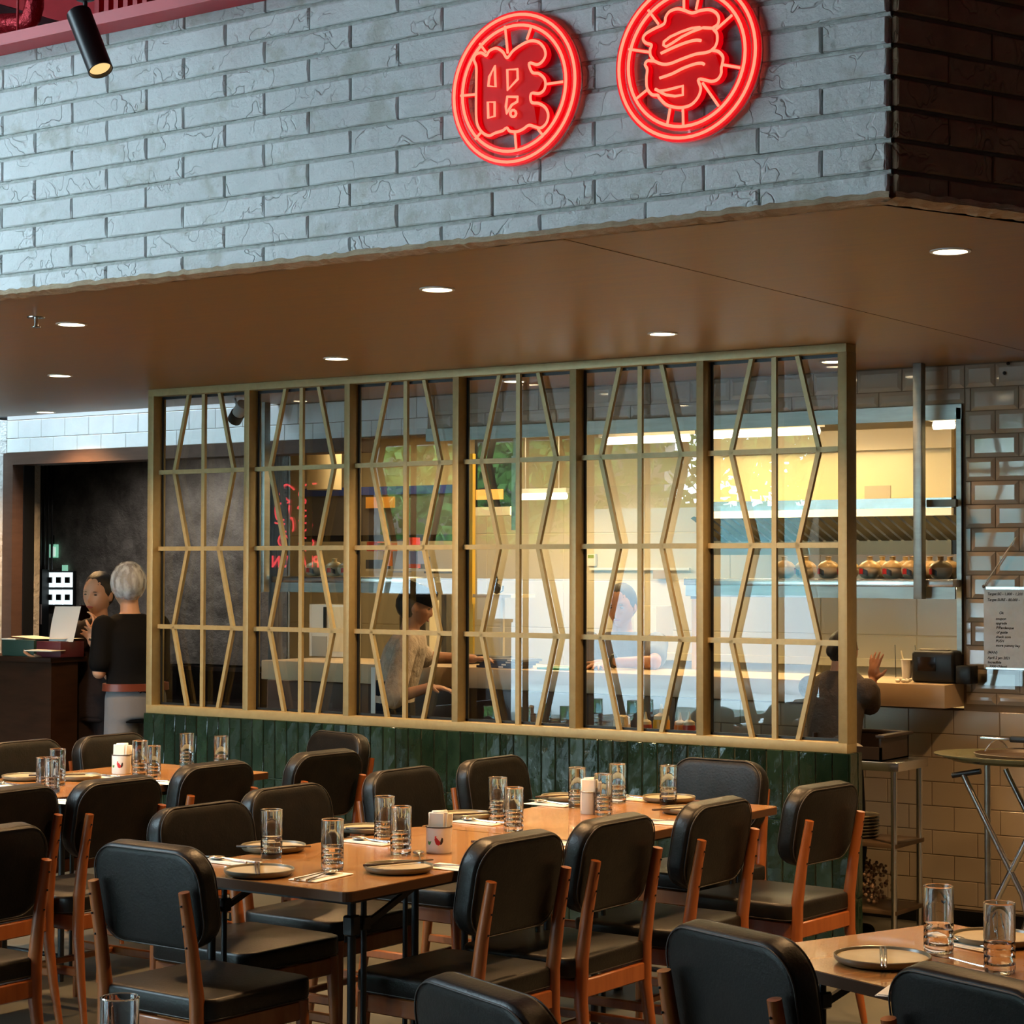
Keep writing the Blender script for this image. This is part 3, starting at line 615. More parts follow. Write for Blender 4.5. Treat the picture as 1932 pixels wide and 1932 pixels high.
c2 = (925, 720); r2 = (rad_of(1150, 0, S2, c2, (90, 810))+rad_of(1150, 0, S2, c2, (1745, 640)))/2
neon_sign('neon_sign', 'round red neon sign with the tall curvy character, right one, cut off at top', 1150, 0, S2, c2, r2,
    [(670, 290), (690, 210), (740, 140), (830, 110), (920, 130), (1010, 160), (1110, 130), (1220, 120), (1300, 160), (1335, 230), (1320, 300), (1265, 345), (1310, 410), (1315, 500), (1290, 570), (1255, 610), (1330, 630), (1385, 700), (1375, 790), (1365, 830), (1362, 900), (1320, 965), (1240, 990), (1090, 965), (1115, 1080), (1085, 1180), (1010, 1265), (910, 1305), (800, 1305), (690, 1270), (610, 1190), (590, 1160), (520, 1150), (465, 1080), (455, 960), (465, 850), (440, 790), (470, 740), (540, 740), (505, 680), (500, 610), (515, 550), (440, 520), (415, 470), (450, 410), (550, 350)],
    [[(1150, 335), (1100, 335), (1000, 345), (870, 390), (740, 450), (665, 510), (660, 550), (690, 570), (760, 530), (880, 450), (1000, 390)], [(590, 1110), (700, 1095), (800, 1070), (895, 1045), (895, 1155), (800, 1170), (690, 1155), (620, 1120)]],
    [[(630, 650), (780, 580), (930, 520), (1050, 490), (1115, 495)], [(540, 740), (640, 780), (740, 775), (880, 720), (1050, 660), (1180, 640), (1255, 610)], [(615, 950), (760, 900), (900, 830), (1040, 780), (1120, 770), (1155, 785)], [(1150, 340), (1265, 345)], [(560, 1085), (600, 1105)]],
    [[(475, 125), (600, 295)], [(908, -40), (908, 110)], [(1085, -20), (1055, 120)], [(1495, 185), (1300, 360)], [(240, 600), (480, 635)], [(1390, 790), (1590, 825)], [(465, 1090), (325, 1205)], [(740, 1320), (705, 1520)], [(895, 1320), (900, 1520)], [(1135, 1010), (1330, 1290)]], [])

# neon window sign on the shop front, known here only from its mirrored reflection in the second bay
nw = empty('window_neon', (-17.1, YF+.03, 2.2), 0, 'red neon window sign reflected mirror-wise in the second lattice bay', 'sign')
part('backing', MB().box(-.55, .62, -.02, -.01, -.55, .60), pane_mat('clear_acrylic'), nw)
M_NW = emis('window_neon_red', (1, .06, .07), 7)
for q in ([(.50, .52), (.30, .50), (.22, .38), (.34, .30), (.20, .22), (.40, .16), (.22, .06), (.42, 0), (.24, -.12), (.46, -.20), (.36, -.32), (.22, -.22)], [(.14, .45), (.0, .52), (-.1, .40), (.06, .30), (-.16, .26), (-.14, .08), (.02, .10), (.06, .26)], [(-.18, .04), (-.02, .02), (.1, .10), (.12, -.06), (-.04, -.08), (-.12, -.2), (.0, -.30), (.1, -.22), (0, -.12)]):
    part('neon_stroke', MB().tube([(x, 0, z) for x, z in smooth(q, False)], .011, 8), M_NW, nw)
def ntext(s, x, z, size):
    cu_ = bpy.data.curves.new('letters', 'FONT'); cu_.body = s; cu_.size = size; cu_.offset = .006
    o = bpy.data.objects.new('letters', cu_); dg = bpy.context.evaluated_depsgraph_get(); me = bpy.data.meshes.new_from_object(o); bpy.data.objects.remove(o)
    me.materials.clear(); me.materials.append(M_NW); link('letters', me, nw, (x, 0, z), (PI/2, 0, PI))
ntext('PLA', .56, -.52, .20); ntext('UN', .06, -.52, .20)
# ================================================================ PASS COUNTER AND KITCHEN
YC = 8.835
ct = empty('pass_counter', (-5.9, 8.9, 1.02), 0, 'long tan stone slab counter of the kitchen pass', 'counter')
part('slab', MB().rbox(-7.93+5.9, XJ+5.9, YC-8.9, YT+.34-8.9, 0, .108, .004), mat('tan_slab', (.60, .44, .27), .3, col2=(.66, .50, .33), nscale=3), ct)
def P3(x, y, Y): return at(x, y, Y=Y)
# hanging posts and the warming shelf they carry
YS = 8.95
for (px, wh) in ((-3.911, 'right'), (-7.985, 'left')):
    o = empty('hanging_post', (px, YS-.04, 1.52), 0, 'square steel post hanging from the ceiling at the %s end of the pass' % wh, 'post')
    part('post', MB().rbox(-.021, .021, -.02, .03, 0, ZC-1.52, .002), M_STEELB, o)
for (x0, x1, wh) in ((-5.2, XJ-.005, 'right'), (-7.96, -6.95, 'left')):
    o = empty('pot_shelf', (x0, YS, 1.52), 0, 'hanging steel shelf with clay pots, %s part of the pass' % wh, 'shelf')
    part('shelf_board', MB().rbox(0, x1-x0, 0, .30, .055, .09, .003), M_STEEL, o); part('front_panel', MB().box(0, x1-x0, .02, .035, 0, .055), M_STEELB, o)
    part('light_strip', MB().box(.02, x1-x0-.02, .10, .13, .045, .053), emis('warm_strip', (1, .74, .40), 5), o)
cb = empty('cross_bar', (-3.9, YS+.02, 1.95), 0, 'short dark steel bar between the right hanging post and the pass frame', 'bar')
part('bar', MB().box(0, .145, 0, .03, 0, .034), mat('dark_steel', (.10, .09, .07), .4, metal=.7), cb)
# clay pots with rooster print
pot = empty('clay_pot', (0, 0, 0))
part('bowl', MB().lathe([(.030, 0), (.052, .008), (.066, .028), (.069, .048), (.066, .060), (.060, .062)], 20), mat('pot_cream', (.60, .50, .34), .3), pot)
part('lid', MB().lathe([(.069, .060), (.066, .070), (.045, .088), (.018, .098), (.017, .112), (.021, .118), (.001, .121)], 20), mat('pot_lid', (.50, .36, .16), .3), pot)
def arcpatch(b, r, a0, a1, z0, z1, n=5, zf=lambda t: 0):
    vs = []; 
    for i in range(n+1):
        a = a0+(a1-a0)*i/n
        for z in (z0+zf(i/n), z1+zf(i/n)): vs.append((r*math.cos(a), r*math.sin(a), z))
    b.add(vs, [(2*i, 2*i+2, 2*i+3, 2*i+1) for i in range(n)])
b = MB(); arcpatch(b, .0712, -1.95, -1.45, .022, .052, zf=lambda t: .004*math.sin(t*3)); part('rooster_print', b, mat('print_red', (.55, .02, .02), .4), pot)
b = MB(); arcpatch(b, .0714, -1.45, -1.0, .026, .056, zf=lambda t: -.012*t); part('tail_print', b, mat('print_black', (.02, .02, .02), .4), pot)
first = True
for i, px in enumerate((1563, 1600, 1641, 1684, 1722, 1775, 1520, 1480)):
    p = P3(px, 1092, YS+.09)
    o = pot if first else copy_tree(pot); first = False
    o.location = (p.x, YS+.09, 1.612); o.rotation_euler = (0, 0, -.45+.25*random.uniform(-1, 1))
    o.scale = (.78, .78, .9)
    tag(o, 'cream clay pot on the right shelf, '+['third one behind the last lattice bay', 'beside the gold end post', 'first right of the gold end post', 'second right of the gold end post', 'left of the hanging steel post', 'right of the hanging steel post', 'second from the left behind glass', 'leftmost behind the last lattice bay'][i], 'pot', 'clay pots on the pass shelves')
for i, px in enumerate((1662, 1706, 1752, 1790)):
    o = copy_tree(pot); p = P3(px, 1086, YS+.21); o.location = (p.x, YS+.225, 1.612); o.rotation_euler = (0, 0, random.uniform(-1, 1)); o.scale = (.74, .74, .9)
    tag(o, 'clay pot in the back row of the right shelf, '+('first', 'second', 'third', 'last')[i]+' from the left', 'pot', 'clay pots on the pass shelves')
for i, px in enumerate((594, 631, 655)):
    o = copy_tree(pot); p = P3(px, 1083, YS+.1); o.location = (p.x, YS+.1, 1.612); o.rotation_euler = (0, 0, .2*i); o.scale = (.8, .8, .85)
    tag(o, 'clay pot on the left pass shelf, '+('leftmost', 'middle', 'right')[i]+' of three', 'pot', 'clay pots on the pass shelves')
# kitchen hood on the right
YH = 10.3
def K(name, label, cat, pieces, loc=None, group=None, floor=False, roof=False):
    """box-built kitchen thing: pieces = (part name, x0px, y0px, x1px, y1px, Y front, depth, material)"""
    o = None
    for (nm, x0, y0, x1, y1, Y0, d, m) in pieces:
        a, b_ = at(x0, y1, Y=Y0), at(x1, y0, Y=Y0)
        if o is None: o = empty(name, (a.x, Y0, a.z), 0, label, cat, group); L0 = (a.x, Y0, a.z)
        part(nm, MB().rbox(a.x-L0[0], b_.x-L0[0], Y0-L0[1], Y0-L0[1]+d, a.z-L0[2], b_.z-L0[2], .004, 1, smooth=False), m, o)
    x0, y0, x1, y1, Y0, d, m = pieces[0][1:]; a, b_ = at(x0, y1, Y=Y0), at(x1, y0, Y=Y0)
    if floor: part('base', MB().box(a.x-L0[0]+.003, b_.x-L0[0]-.003, Y0-L0[1]+.01, Y0-L0[1]+d, -L0[2], a.z-L0[2]), m, o)
    if roof: part('riser', MB().box(a.x-L0[0]+.003, b_.x-L0[0]-.003, Y0-L0[1]+.01, Y0-L0[1]+max(d, .03), b_.z-L0[2], 2.584-L0[2]), m, o)
    return o
M_HOODP = mat('warm_steel_panel', (.74, .60, .33), .35, metal=.1)
hd = K('range_hood', 'large stainless range hood with slanted dark filters behind the pass', 'range hood',
  [('lip', 1345, 964, 1795, 947, YH, .03, M_STEEL), ('lip_edge', 1345, 972, 1795, 965, YH-.005, .03, M_WHITE), ('top_panel', 1345, 946, 1795, 845, YH+.25, .03, M_HOODP), ('upper_band', 1345, 844, 1795, 822, YH+.18, .04, M_CREAM), ('access_plate', 1631, 944, 1680, 917, YH+.245, .01, mat('dull_plate', (.5, .42, .28), .4)), ('lower_band', 1345, 1046, 1795, 1021, YH+.30, .04, mat('olive_steel', (.16, .14, .09), .4, metal=.5))])
hz = hd.location
for i in range(26):
    x0 = -5.95+i*.0685
    a0 = Vector((x0, YH+.02, at(1700, 972, Y=YH).z)); a1 = Vector((x0+.045, YH+.30, at(1700, 1020, Y=YH+.3).z))
    b = MB(); w = .05; b.add([a0-hz, a0-hz+Vector((w, 0, 0)), a1-hz+Vector((w, 0, 0)), a1-hz, a0-hz+Vector((w*.6, -.012, .01)), a1-hz+Vector((w*.6, -.012, .01))], [(0, 1, 2, 3), (0, 4, 5, 3), (4, 1, 2, 5)])
    part('filter_slat', b, mat('filter_steel', (.16, .15, .11), .35, metal=.6), hd, sharp=False)
for x_ in (.1, 1.4): part('hanger', MB().box(x_, x_+.03, .26, .29, .3, 2.584-hz.z), M_STEELB, hd)
part('filter_back', MB().box(-5.97-hz.x, -4.15-hz.x, .31, .33, -.30, .02), M_BLACK, hd)
# fluorescent tubes
def tube_light(px0, px1, py, Y, i, where, e):
    a, b_ = at(px0, py, Y=Y), at(px1, py, Y=Y); o = empty('fluorescent_light', (a.x, Y, a.z), 0, 'long white tube light '+where, 'light')
    L_ = b_.x-a.x
    part('tube', MB().tube([(0, 0, 0), (L_, 0, 0)], .020, 10), emis('tube_white', (1, .88, .62), 9), o); part('fixture', MB().box(-.02, L_+.02, -.03, .03, .022, .05), M_WHITE, o)
    for t_ in (.15, .85): part('hanger', MB().tube([(L_*t_, 0, .05), (L_*t_, 0, 2.584-a.z)], .004, 6), M_WHITE, o)
    light('AREA', 'kitchen_lamp', (a.x+L_/2, Y, a.z-.03), e, (1, .72, .35), L_, .08, (0, 0, 0))
tube_light(1345, 1545, 821, 9.9, 0, 'under the kitchen ceiling behind the last lattice bay', 20)
tube_light(1140, 1300, 833, 9.9, 1, 'under the kitchen ceiling behind the fifth bay', 16)
tube_light(978, 1068, 938, 10.6, 2, 'on the kitchen wall behind the fourth bay', 10)
tube_light(1762, 1800, 803, 9.5, 3, 'under the hood edge at the right end of the pass', 6)
light('AREA', 'kitchen_lamp', (-5.0, 9.75, 2.55), 18, (1, .72, .35), 2.4, .5)
light('AREA', 'kitchen_lamp', (-7.2, 10.2, 2.55), 16, (1, .72, .38), 1.2, .5)
light('AREA', 'shelf_lamp', (-4.4, YS+.10, 1.56), 5, (1, .70, .34), 1.2, .05); light('AREA', 'shelf_lamp', (-7.4, YS+.10, 1.56), 2, (1, .70, .34), .8, .05)
light('AREA', 'kitchen_lamp', (-8.3, 10.5, 2.55), 9, (1, .72, .35), .8, .4)
light('AREA', 'hood_lamp', (-5.0, YH+.1, 1.93), 8, (1, .74, .38), 1.6, .12)
# blue-striped dark hood on the left side, cabinet, shelf
K('canopy', 'dark grey cooking canopy with a blue top stripe behind the third bay', 'canopy',
  [('front', 572, 1008, 862, 930, 10.6, .10, mat('dull_grey_steel', (.12, .11, .11), .45)), ('stripe', 572, 930, 862, 922, 10.59, .10, mat('blue_stripe', (.03, .06, .30), .5)), ('lower_lip', 572, 1020, 862, 1009, 10.62, .08, M_BLACK), ('warm_panel', 690, 958, 742, 938, 10.58, .02, mat('amber_panel', (.75, .35, .06), .5))])
dd = at(612, 890, Y=10.4)
o = empty('exhaust_duct', (dd.x, 10.4, dd.z), 0, 'yellow-lit round exhaust duct behind the second bay', 'duct')
part('pipe', MB().tube([(0, 0, -.12), (0, 0, 2.58-dd.z)], .115, 24), M_CREAM, o)
K('oven', 'black wall oven with glowing orange window behind the fourth bay', 'oven', [('body', 893, 956, 966, 915, 10.5, .08, M_BLACK), ('window', 898, 942, 948, 924, 10.49, .02, mat('glowing_window', (.6, .25, .05), .4, emit=(1, .42, .08), estr=.8)), ('shelf', 893, 972, 962, 957, 10.48, .08, M_CREAM)], roof=True)
K('yellow_pole', 'yellow upright pipe left of the wall oven', 'pipe', [('pipe', 884, 1140, 891, 856, 10.0, .03, mat('yellow_paint', (.75, .48, .06), .4))], floor=True)
K('steel_pole', 'thin grey upright post right of the wall oven', 'post', [('post', 965, 1000, 974, 860, 10.0, .03, M_STEELB)], roof=True)
K('safety_pole', 'yellow and black pole standing on the counter behind the fifth bay', 'pole', [('pole', 1305, 1262, 1314, 1130, 9.25, .03, mat('yellow_paint', (.75, .48, .06), .4)), ('black_cap', 1303, 1130, 1316, 1107, 9.25, .03, M_BLACK)])
K('cabinet', 'dark grey narrow cabinet with pale frame standing in the kitchen', 'cabinet', [('frame', 752, 1232, 810, 1132, 10.2, .10, M_CREAM), ('door', 754, 1232, 801, 1137, 10.19, .02, mat('cabinet_grey', (.10, .09, .075), .4)), ('side_post', 833, 1232, 842, 1122, 10.1, .05, mat('cabinet_grey', (.10, .09, .075), .4))], floor=True)
K('trunking', 'pale cable trunking running along the tiled kitchen wall', 'conduit', [('trunking', 1112, 1076, 1300, 1071, YK-.03, .02, M_WHITE), ('lower_pipe', 1090, 1247, 1800, 1241, YK-.05, .03, M_CREAM)])
K('thermostat', 'small white thermostat with a green display on the kitchen wall', 'thermostat', [('body', 1108, 1068, 1123, 1045, YK-.03, .02, M_WHITE), ('display', 1109, 1053, 1120, 1047, YK-.032, .02, mat('lcd_green', (.25, .35, .10), .3))])
K('wall_panel', 'cardboard-coloured panel fixed to the kitchen wall behind the fifth bay', 'panel', [('panel', 1196, 1210, 1238, 1143, 10.6, .2, M_CREAM), ('upper_box', 1232, 1092, 1256, 1076, YK-.05, .04, mat('cardboard', (.50, .32, .15), .7))])
K('microwave', 'white microwave oven with round ventilation holes standing on the counter at left', 'microwave', [('body', 584, 1240, 652, 1140, 9.35, .14, M_WHITE), ('door', 620, 1230, 650, 1145, 9.345, .01, M_CREAM), ('vent', 589, 1238, 616, 1200, 9.345, .01, mat('vent_grey', (.45, .42, .36), .5)), ('cable', 610, 1190, 614, 1145, 9.33, .01, M_BLACK)])
# shelf with packets
K('packet_shelf', 'thin shelf with food packets behind the third bay', 'shelf', [('board', 690, 1078, 810, 1073, 10.2, .3, M_WHITE), ('end', 800, 1082, 822, 1078, 10.2, .3, M_BLACK)])
pk = [(692, 1040, 712, 1022, 'red and white striped', (.6, .05, .04)), (712, 1040, 735, 1024, 'brown', (.35, .14, .08)), (713, 1065, 722, 1040, 'yellow', (.75, .55, .08)), (727, 1068, 740, 1040, 'orange', (.8, .22, .05)), (741, 1080, 762, 1040, 'pale blue', (.35, .42, .60)), (764, 1064, 788, 1040, 'blue', (.14, .18, .40)), (766, 1072, 788, 1064, 'red label', (.7, .10, .06)), (768, 1036, 778, 1014, 'red capped', (.7, .04, .03)), (690, 1075, 722, 1056, 'navy rounded', (.05, .08, .16)), (790, 1074, 797, 1050, 'black', (.02, .02, .02))]
for (x0, y1, x1, y0, c, col) in pk:
    K('packet', c+' food packet on the thin kitchen shelf behind the third bay', 'packet', [('box', x0, y1, x1, y0, 10.22+.01*(x0 % 7), .08, mat('packet_'+c.replace(' ', '_'), col, .5))], group='packets on the kitchen shelf')
# right: black receipt printer, cup, small stuff on the counter
b = at(1722, 1287, Y=8.97)
pr = empty('receipt_printer', (b.x, 8.97, 1.129), 0, 'black receipt printer at the right end of the pass counter', 'printer')
part('body', MB().rbox(0, .215, -.02, .16, 0, .150, .018, 3), M_BLACK, pr); part('paper_slot', MB().rbox(.03, .17, .01, .05, .150, .156, .002), mat('paper_slot', (.35, .3, .22), .4), pr)
part('front_recess', MB().box(.035, .125, -.024, -.018, .055, .12), mat('glossy_black', (.005, .005, .005), .1), pr); part('cover', MB().rbox(.225, .30, -.03, .06, 0, .085, .006), M_BLACK, pr)
b = at(1711, 1283, Y=8.99)
cu = empty('paper_cup', (b.x, 8.99, 1.129), 0, 'small paper cup with a stick beside the black printer', 'cup')
part('cup', MB().lathe([(.020, 0), (.026, .10), (.030, .102), (.029, .106), (.024, .10), (.001, .01)], 20), M_TISSUE, cu); part('stick', MB().bar((-.0, 0, .02), (-.03, 0, .145), .012, .004), M_CREAM, cu)
for i, (px, py) in enumerate(((1694, 1285), (1705, 1275), (1712, 1284))):
    b = at(px, py, Y=8.90)
    tag(part('garnish', MB().ball((0, 0, .008), (.014, .012, .009), 8, 5).ball((.014, .004, .014), (.009, .009, .008), 8, 5), M_TISSUE, loc=(b.x, 8.90, 1.129)), 'small white crumpled wrapper on the counter '+('at left', 'in the middle', 'at right')[i]+' of three before the printer', 'wrapper', 'wrappers by the printer')
for i, px in enumerate((1690, 1728)):
    b = at(px, 1240, Y=9.3); tag(part('skewer', MB().tube([(0, 0, 0), (-.004, 0, .16)], .002, 6), M_BLACK, loc=(b.x, 9.3, 1.129)), ('left' if i == 0 else 'right')+' thin black stick rising behind the paper cup', 'stick')
# stack of menus and green tray on the counter
b = at(935, 1256, Y=8.93)
for i in range(4):
    me_ = MB().rbox(-.13, .13, -.07, .09, 0, .012, .001, 1, smooth=False)
    o = empty('menu_book', (b.x+.03+.02*i, 8.96, 1.129+.0125*i), random.uniform(-.1, .1), 'dark blue menu folder lying on the pass counter, %s of the stack' % ('bottom', 'second', 'third', 'top')[i], 'menu', 'menus stacked on the pass')
    part('cover', me_, mat('menu_blue', (.03, .045, .10), .4) if i < 3 else M_GREYC, o); part('label', MB().box(.02, .05, -.0712, -.070, .002, .010), M_PAPER, o)
b = at(1045, 1256, Y=8.93)
tag(part('serving_tray', MB().rbox(-.09, .14, -.06, .12, 0, .012, .004), mat('bright_green_plastic', (.02, .22, .07), .3), loc=(b.x, 8.96, 1.129)), 'flat green plastic tray on the pass counter right of the menus', 'tray')
b = at(865, 1245, Y=9.2)
o = empty('knife_block', (b.x, 9.2, 1.129), 0, 'dark box with a green bottle on the counter behind the fourth post', 'box'); part('box', MB().rbox(-.12, .12, -.05, .1, 0, .05, .004), M_BLACK, o)
b = at(915, 1240, Y=9.3)
o = empty('utensil_tray', (b.x, 9.3, 1.129), 0, 'black tray with an upright handle on the pass counter', 'tray'); part('tray', MB().rbox(-.12, .12, -.05, .1, 0, .04, .004), M_BLACK, o); part('handle', MB().box(-.005, .005, 0, .01, .04, .08), M_BLACK, o)
# waving cat ornament on the back counter
b = at(937, 1121, Y=9.9)
ca = empty('cat_figure', (b.x, 9.9, b.z), 0, 'small black cat figurine standing high behind the fourth bay', 'figurine')
part('body', MB().ball((0, 0, .035), (.028, .02, .035)).ball((-.012, 0, .082), (.022, .018, .02)), M_BLACK, ca); part('ear', MB().lathe([(.008, 0), (.0005, .02)], 6, (-.026, 0, .094)).lathe([(.008, 0), (.0005, .02)], 6, (.0, 0, .094)), M_BLACK, ca)
part('tail', MB().tube([(.025, 0, .01), (.045, 0, .02), (.047, 0, .05)], .005, 6), M_BLACK, ca)
part('ledge', MB().box(-.14, .14, -.05, .2, -.02, 0), M_CREAM, ca); part('ledge_post', MB().box(-.01, .01, .05, .07, -ca.location.z, -.02), M_CREAM, ca)
# low rack with squeeze bottles and a paper bag right behind the partition glass
rk = empty('low_rack', (-5.6, YL+.16, .80), 0, 'low steel rack right behind the lattice glass holding sauce bottles', 'rack')
part('shelf_board', MB().box(-.35, 1.05, 0, .28, 0, .02), M_STEELB, rk)
for x in (-.33, 1.03): part('leg', MB().box(x-.012, x+.012, .02, .26, -.80, 0), M_STEELB, rk)
def squeeze(px, h, r, col, label, nm, Y=YL+.28):
    b = at(px, 1350, Y=Y); o = empty('sauce_bottle', (b.x, Y, .82), 0, label, 'bottle', 'sauce bottles behind the glass')
    part('bottle', MB().lathe([(r*.96, 0), (r, .006), (r, h*.62), (r*.9, h*.66)], 20), mat(nm, col, .3), o); part('cap', MB().lathe([(r*.92, h*.66), (r*.9, h*.74), (r*.3, h*.8), (r*.12, h)], 20), M_CREAM, o)
squeeze(1248, .21, .040, (.75, .36, .02), 'fat amber sauce bottle with pale cap behind the fifth bay', 'amber_sauce')
squeeze(1218, .17, .030, (.30, .03, .03), 'dark red sauce bottle left of the amber one', 'dark_red_sauce')
squeeze(1300, .18, .030, (.42, .05, .04), 'red sauce bottle at the right of the fifth bay', 'red_sauce')
squeeze(1283, .17, .028, (.55, .22, .06), 'orange-brown sauce bottle between the amber and the red', 'brown_sauce', YL+.34)
b = at(1165, 1362, Y=YL+.25)
tag(part('paper_bag', MB().rbox(-.075, .06, -.03, .06, 0, .05, .02).rbox(-.02, .05, -.02, .05, .03, .15, .02), mat('kraft_paper', (.72, .55, .32), .8, bump=1, bscale=18, bdist=.03), loc=(b.x, YL+.25, .82)), 'crumpled kraft paper bag behind the fifth bay', 'bag')
b = at(700, 1290, Y=YL+.3)
tag(part('paper_strip', MB().box(0, .028, 0, .004, -.12, .12), M_PAPER, loc=(b.x, YL+.3, at(700, 1303, Y=YL+.3).z)), 'narrow white paper strip hanging behind the third bay', 'paper')
# ================================================================ STEEL RACK AND TRAY STAND AT RIGHT
a, b_ = at(1785, 1421, Y=8.55), at(1822, 1427, Y=8.30)
sh = empty('rack', (-4.02, 8.55, 0), 0, 'stainless steel rack standing between the partition end and the tile wall', 'rack')
zt = at(1700, 1437, Y=8.35).z
X1 = at(1695, 1445, Y=8.28).x+4.02; Yn, Yf = 8.28-8.55, 8.60-8.55
part('top', MB().rbox(-.12, X1, Yn, Yf, zt-.04, zt, .003), M_STEEL, sh)
for x in (-.105, X1-.03):
    for y in (Yn+.02, Yf-.03): part('leg', MB().tube([(x, y, 0), (x, y, zt-.03)], .014, 12), M_STEEL, sh)
for z in (.17, .46): part('shelf_board', MB().rbox(-.11, X1-.015, Yn+.01, Yf-.01, z-.02, z, .003), mat('shelf_brown', (.13, .085, .05), .5), sh)
bin_ = empty('bus_tub', (-4.06, 8.42, zt), 0, 'brown plastic bus tub on top of the steel rack', 'tub')
b = MB(); W_, D_, H_ = .30, .17, .11
for (x0, x1, y0, y1) in ((-.10, -.09, -.12, D_), (X1-.06, X1-.05, -.12, D_), (-.1, X1-.05, D_-.01, D_)): b.box(x0, x1, y0, y1, 0, H_)
b.box(-.1, X1-.05, -.12, -.11, 0, H_*.55); b.box(-.1, X1-.05, -.12, D_, 0, .006)
M_TUB = mat('brown_plastic', (.045, .03, .025), .45)
part('tub', b, M_TUB, bin_); part('rim', MB().rbox(X1-.075, X1-.03, -.13, D_+.01, H_-.008, H_+.006, .004).rbox(-.1, X1-.04, D_-.015, D_+.012, H_-.008, H_+.006, .004), M_TUB, bin_)
for i in range(3):
    tag(part('crumpled_towel', MB().ball((0, 0, .03), (.05, .04, .03), 10, 6), (M_TUB, M_GSLEEVE, M_TISSUE)[i], loc=(-4.11+.06*i, 8.37, zt+.01+.02*(i == 0))), ('dark', 'brown', 'white')[i]+' crumpled cloth lying in the brown tub', 'cloth')
for i in range(7):
    o = part('stacked_plate', MB().lathe([(.06, 0), (.10, .004), (.112, .012), (.112, .015), (.001, .012)], 28), M_PLATE if i != 6 else M_GLAZE, loc=(-4.02, 8.44, .4605+.0145*i))
    tag(o, 'olive plate in the stack on the middle shelf of the rack, '+('bottom', 'second', 'third', 'fourth', 'fifth', 'sixth', 'topmost pale')[i]+(' one' if i < 6 else ' one'), 'plate', 'plates on the rack')
rnd = random.Random(5); b = MB()
for i in range(320): b.ball((rnd.uniform(-.08, .17), rnd.uniform(-.12, .12), rnd.uniform(.0, .17)), rnd.uniform(.006, .011), 6, 4)
tag(part('cutlery_basket', b, mat('pebble_brown', (.22, .14, .09), .3), loc=(-4.04, 8.44, .182), sharp=False), 'basket of small wrapped items on the bottom shelf of the rack', 'basket', kind='stuff')
# folding tray stand with oval tray
c = at(1935, 1436, Y=8.25)
st = empty('tray_stand', (c.x, 8.25, 0), 0, 'folding chrome tray stand carrying the big oval tray', 'stand')
zt2 = c.z
def leg(pts, m=M_STEEL): return MB().tube([(p.x-c.x, p.y-8.25, p.z) for p in pts], .013, 12)
Ya, Yb = 8.08, 8.42
for Y_ in (Ya, Yb):
    dx = at(1820, 1600, Y=Y_)
    k = .03 if Y_ == Ya else .0
    A = [at(1818, 1462, Y=Ya), at(1826, 1480, Y=Ya), at(1930, 1690, Y=Ya)]; off = Vector((.05, Y_-Ya, 0)) if Y_ != Ya else Vector((0, 0, 0))
    e = A[2]+(A[2]-A[1])*.28; part('leg', leg([q+off for q in (A[0], A[1], A[2], Vector((e.x, e.y, .0)))]), M_STEEL, st)
    B = at(1950, 1560, Y=Ya); C = at(1884, 1690, Y=Ya); e2 = C+(C-B)*.8
    part('leg', leg([q+off for q in (B+(B-C)*.55, B, C, Vector((e2.x, e2.y, 0)))]), M_STEEL, st)
p = at(1880, 1600, Y=8.6); part('rear_leg', MB().tube([(p.x-c.x, .25, 0), (p.x-c.x, .25, zt2-.03)], .014, 12), M_STEELB, st)
p0, p1 = at(1797, 1463, Y=Ya), at(1850, 1455, Y=Ya); part('strap_bar', MB().tube([(p0.x-c.x, p0.y-8.25, p0.z), (p1.x-c.x, p1.y-8.25, p1.z)], .012, 10), M_BLACK, st)
M_TRAY = mat('olive_tray', (.17, .17, .10), .22, metal=.2)
def disc(name, c3, rx, ry, prof, m, label, cat):
    b = MB(); b.lathe(prof, 48, M=Matrix.Diagonal((rx, ry, 1, 1))); return tag(part(name, b, m, loc=c3, rot=(0, 0, .2)), label, cat)
disc('oval_tray', (c.x+.02, 8.25, zt2-.008), .40, .28, [(.70, 0), (.80, .004), (.84, .014), (.90, .016), (.93, .026), (.99, .028), (1.0, .034), (.96, .036), (.8, .020), (.001, .014)], M_TRAY, 'big oval olive plastic tray resting on the folding stand', 'tray')
disc('round_tray', (c.x+.06, 8.25, zt2+.012), .27, .21, [(.85, 0), (.97, .006), (1, .02), (.98, .022), (.94, .008), (.001, .006)], mat('brown_tray', (.07, .05, .035), .4), 'smaller brown tray lying on the big oval tray', 'tray')
p = at(1850, 1392, Y=8.15)
tn = empty('tongs', (p.x, 8.15, p.z), 0, 'steel tongs with black grip resting above the trays at right edge', 'tongs')
part('blade', MB().rbox(0, .13, -.01, .01, -.006, .006, .003), M_STEEL, tn); part('grip', MB().rbox(.13, .26, -.015, .015, -.012, .014, .006), M_BLACK, tn)
part('wire_loop', MB().tube([(.02+.09*t, .02*t, -.055+.05*math.sin(PI*min(t, 1)*.9)) for t in [i/8 for i in range(17)]], .004, 6), M_STEEL, tn)
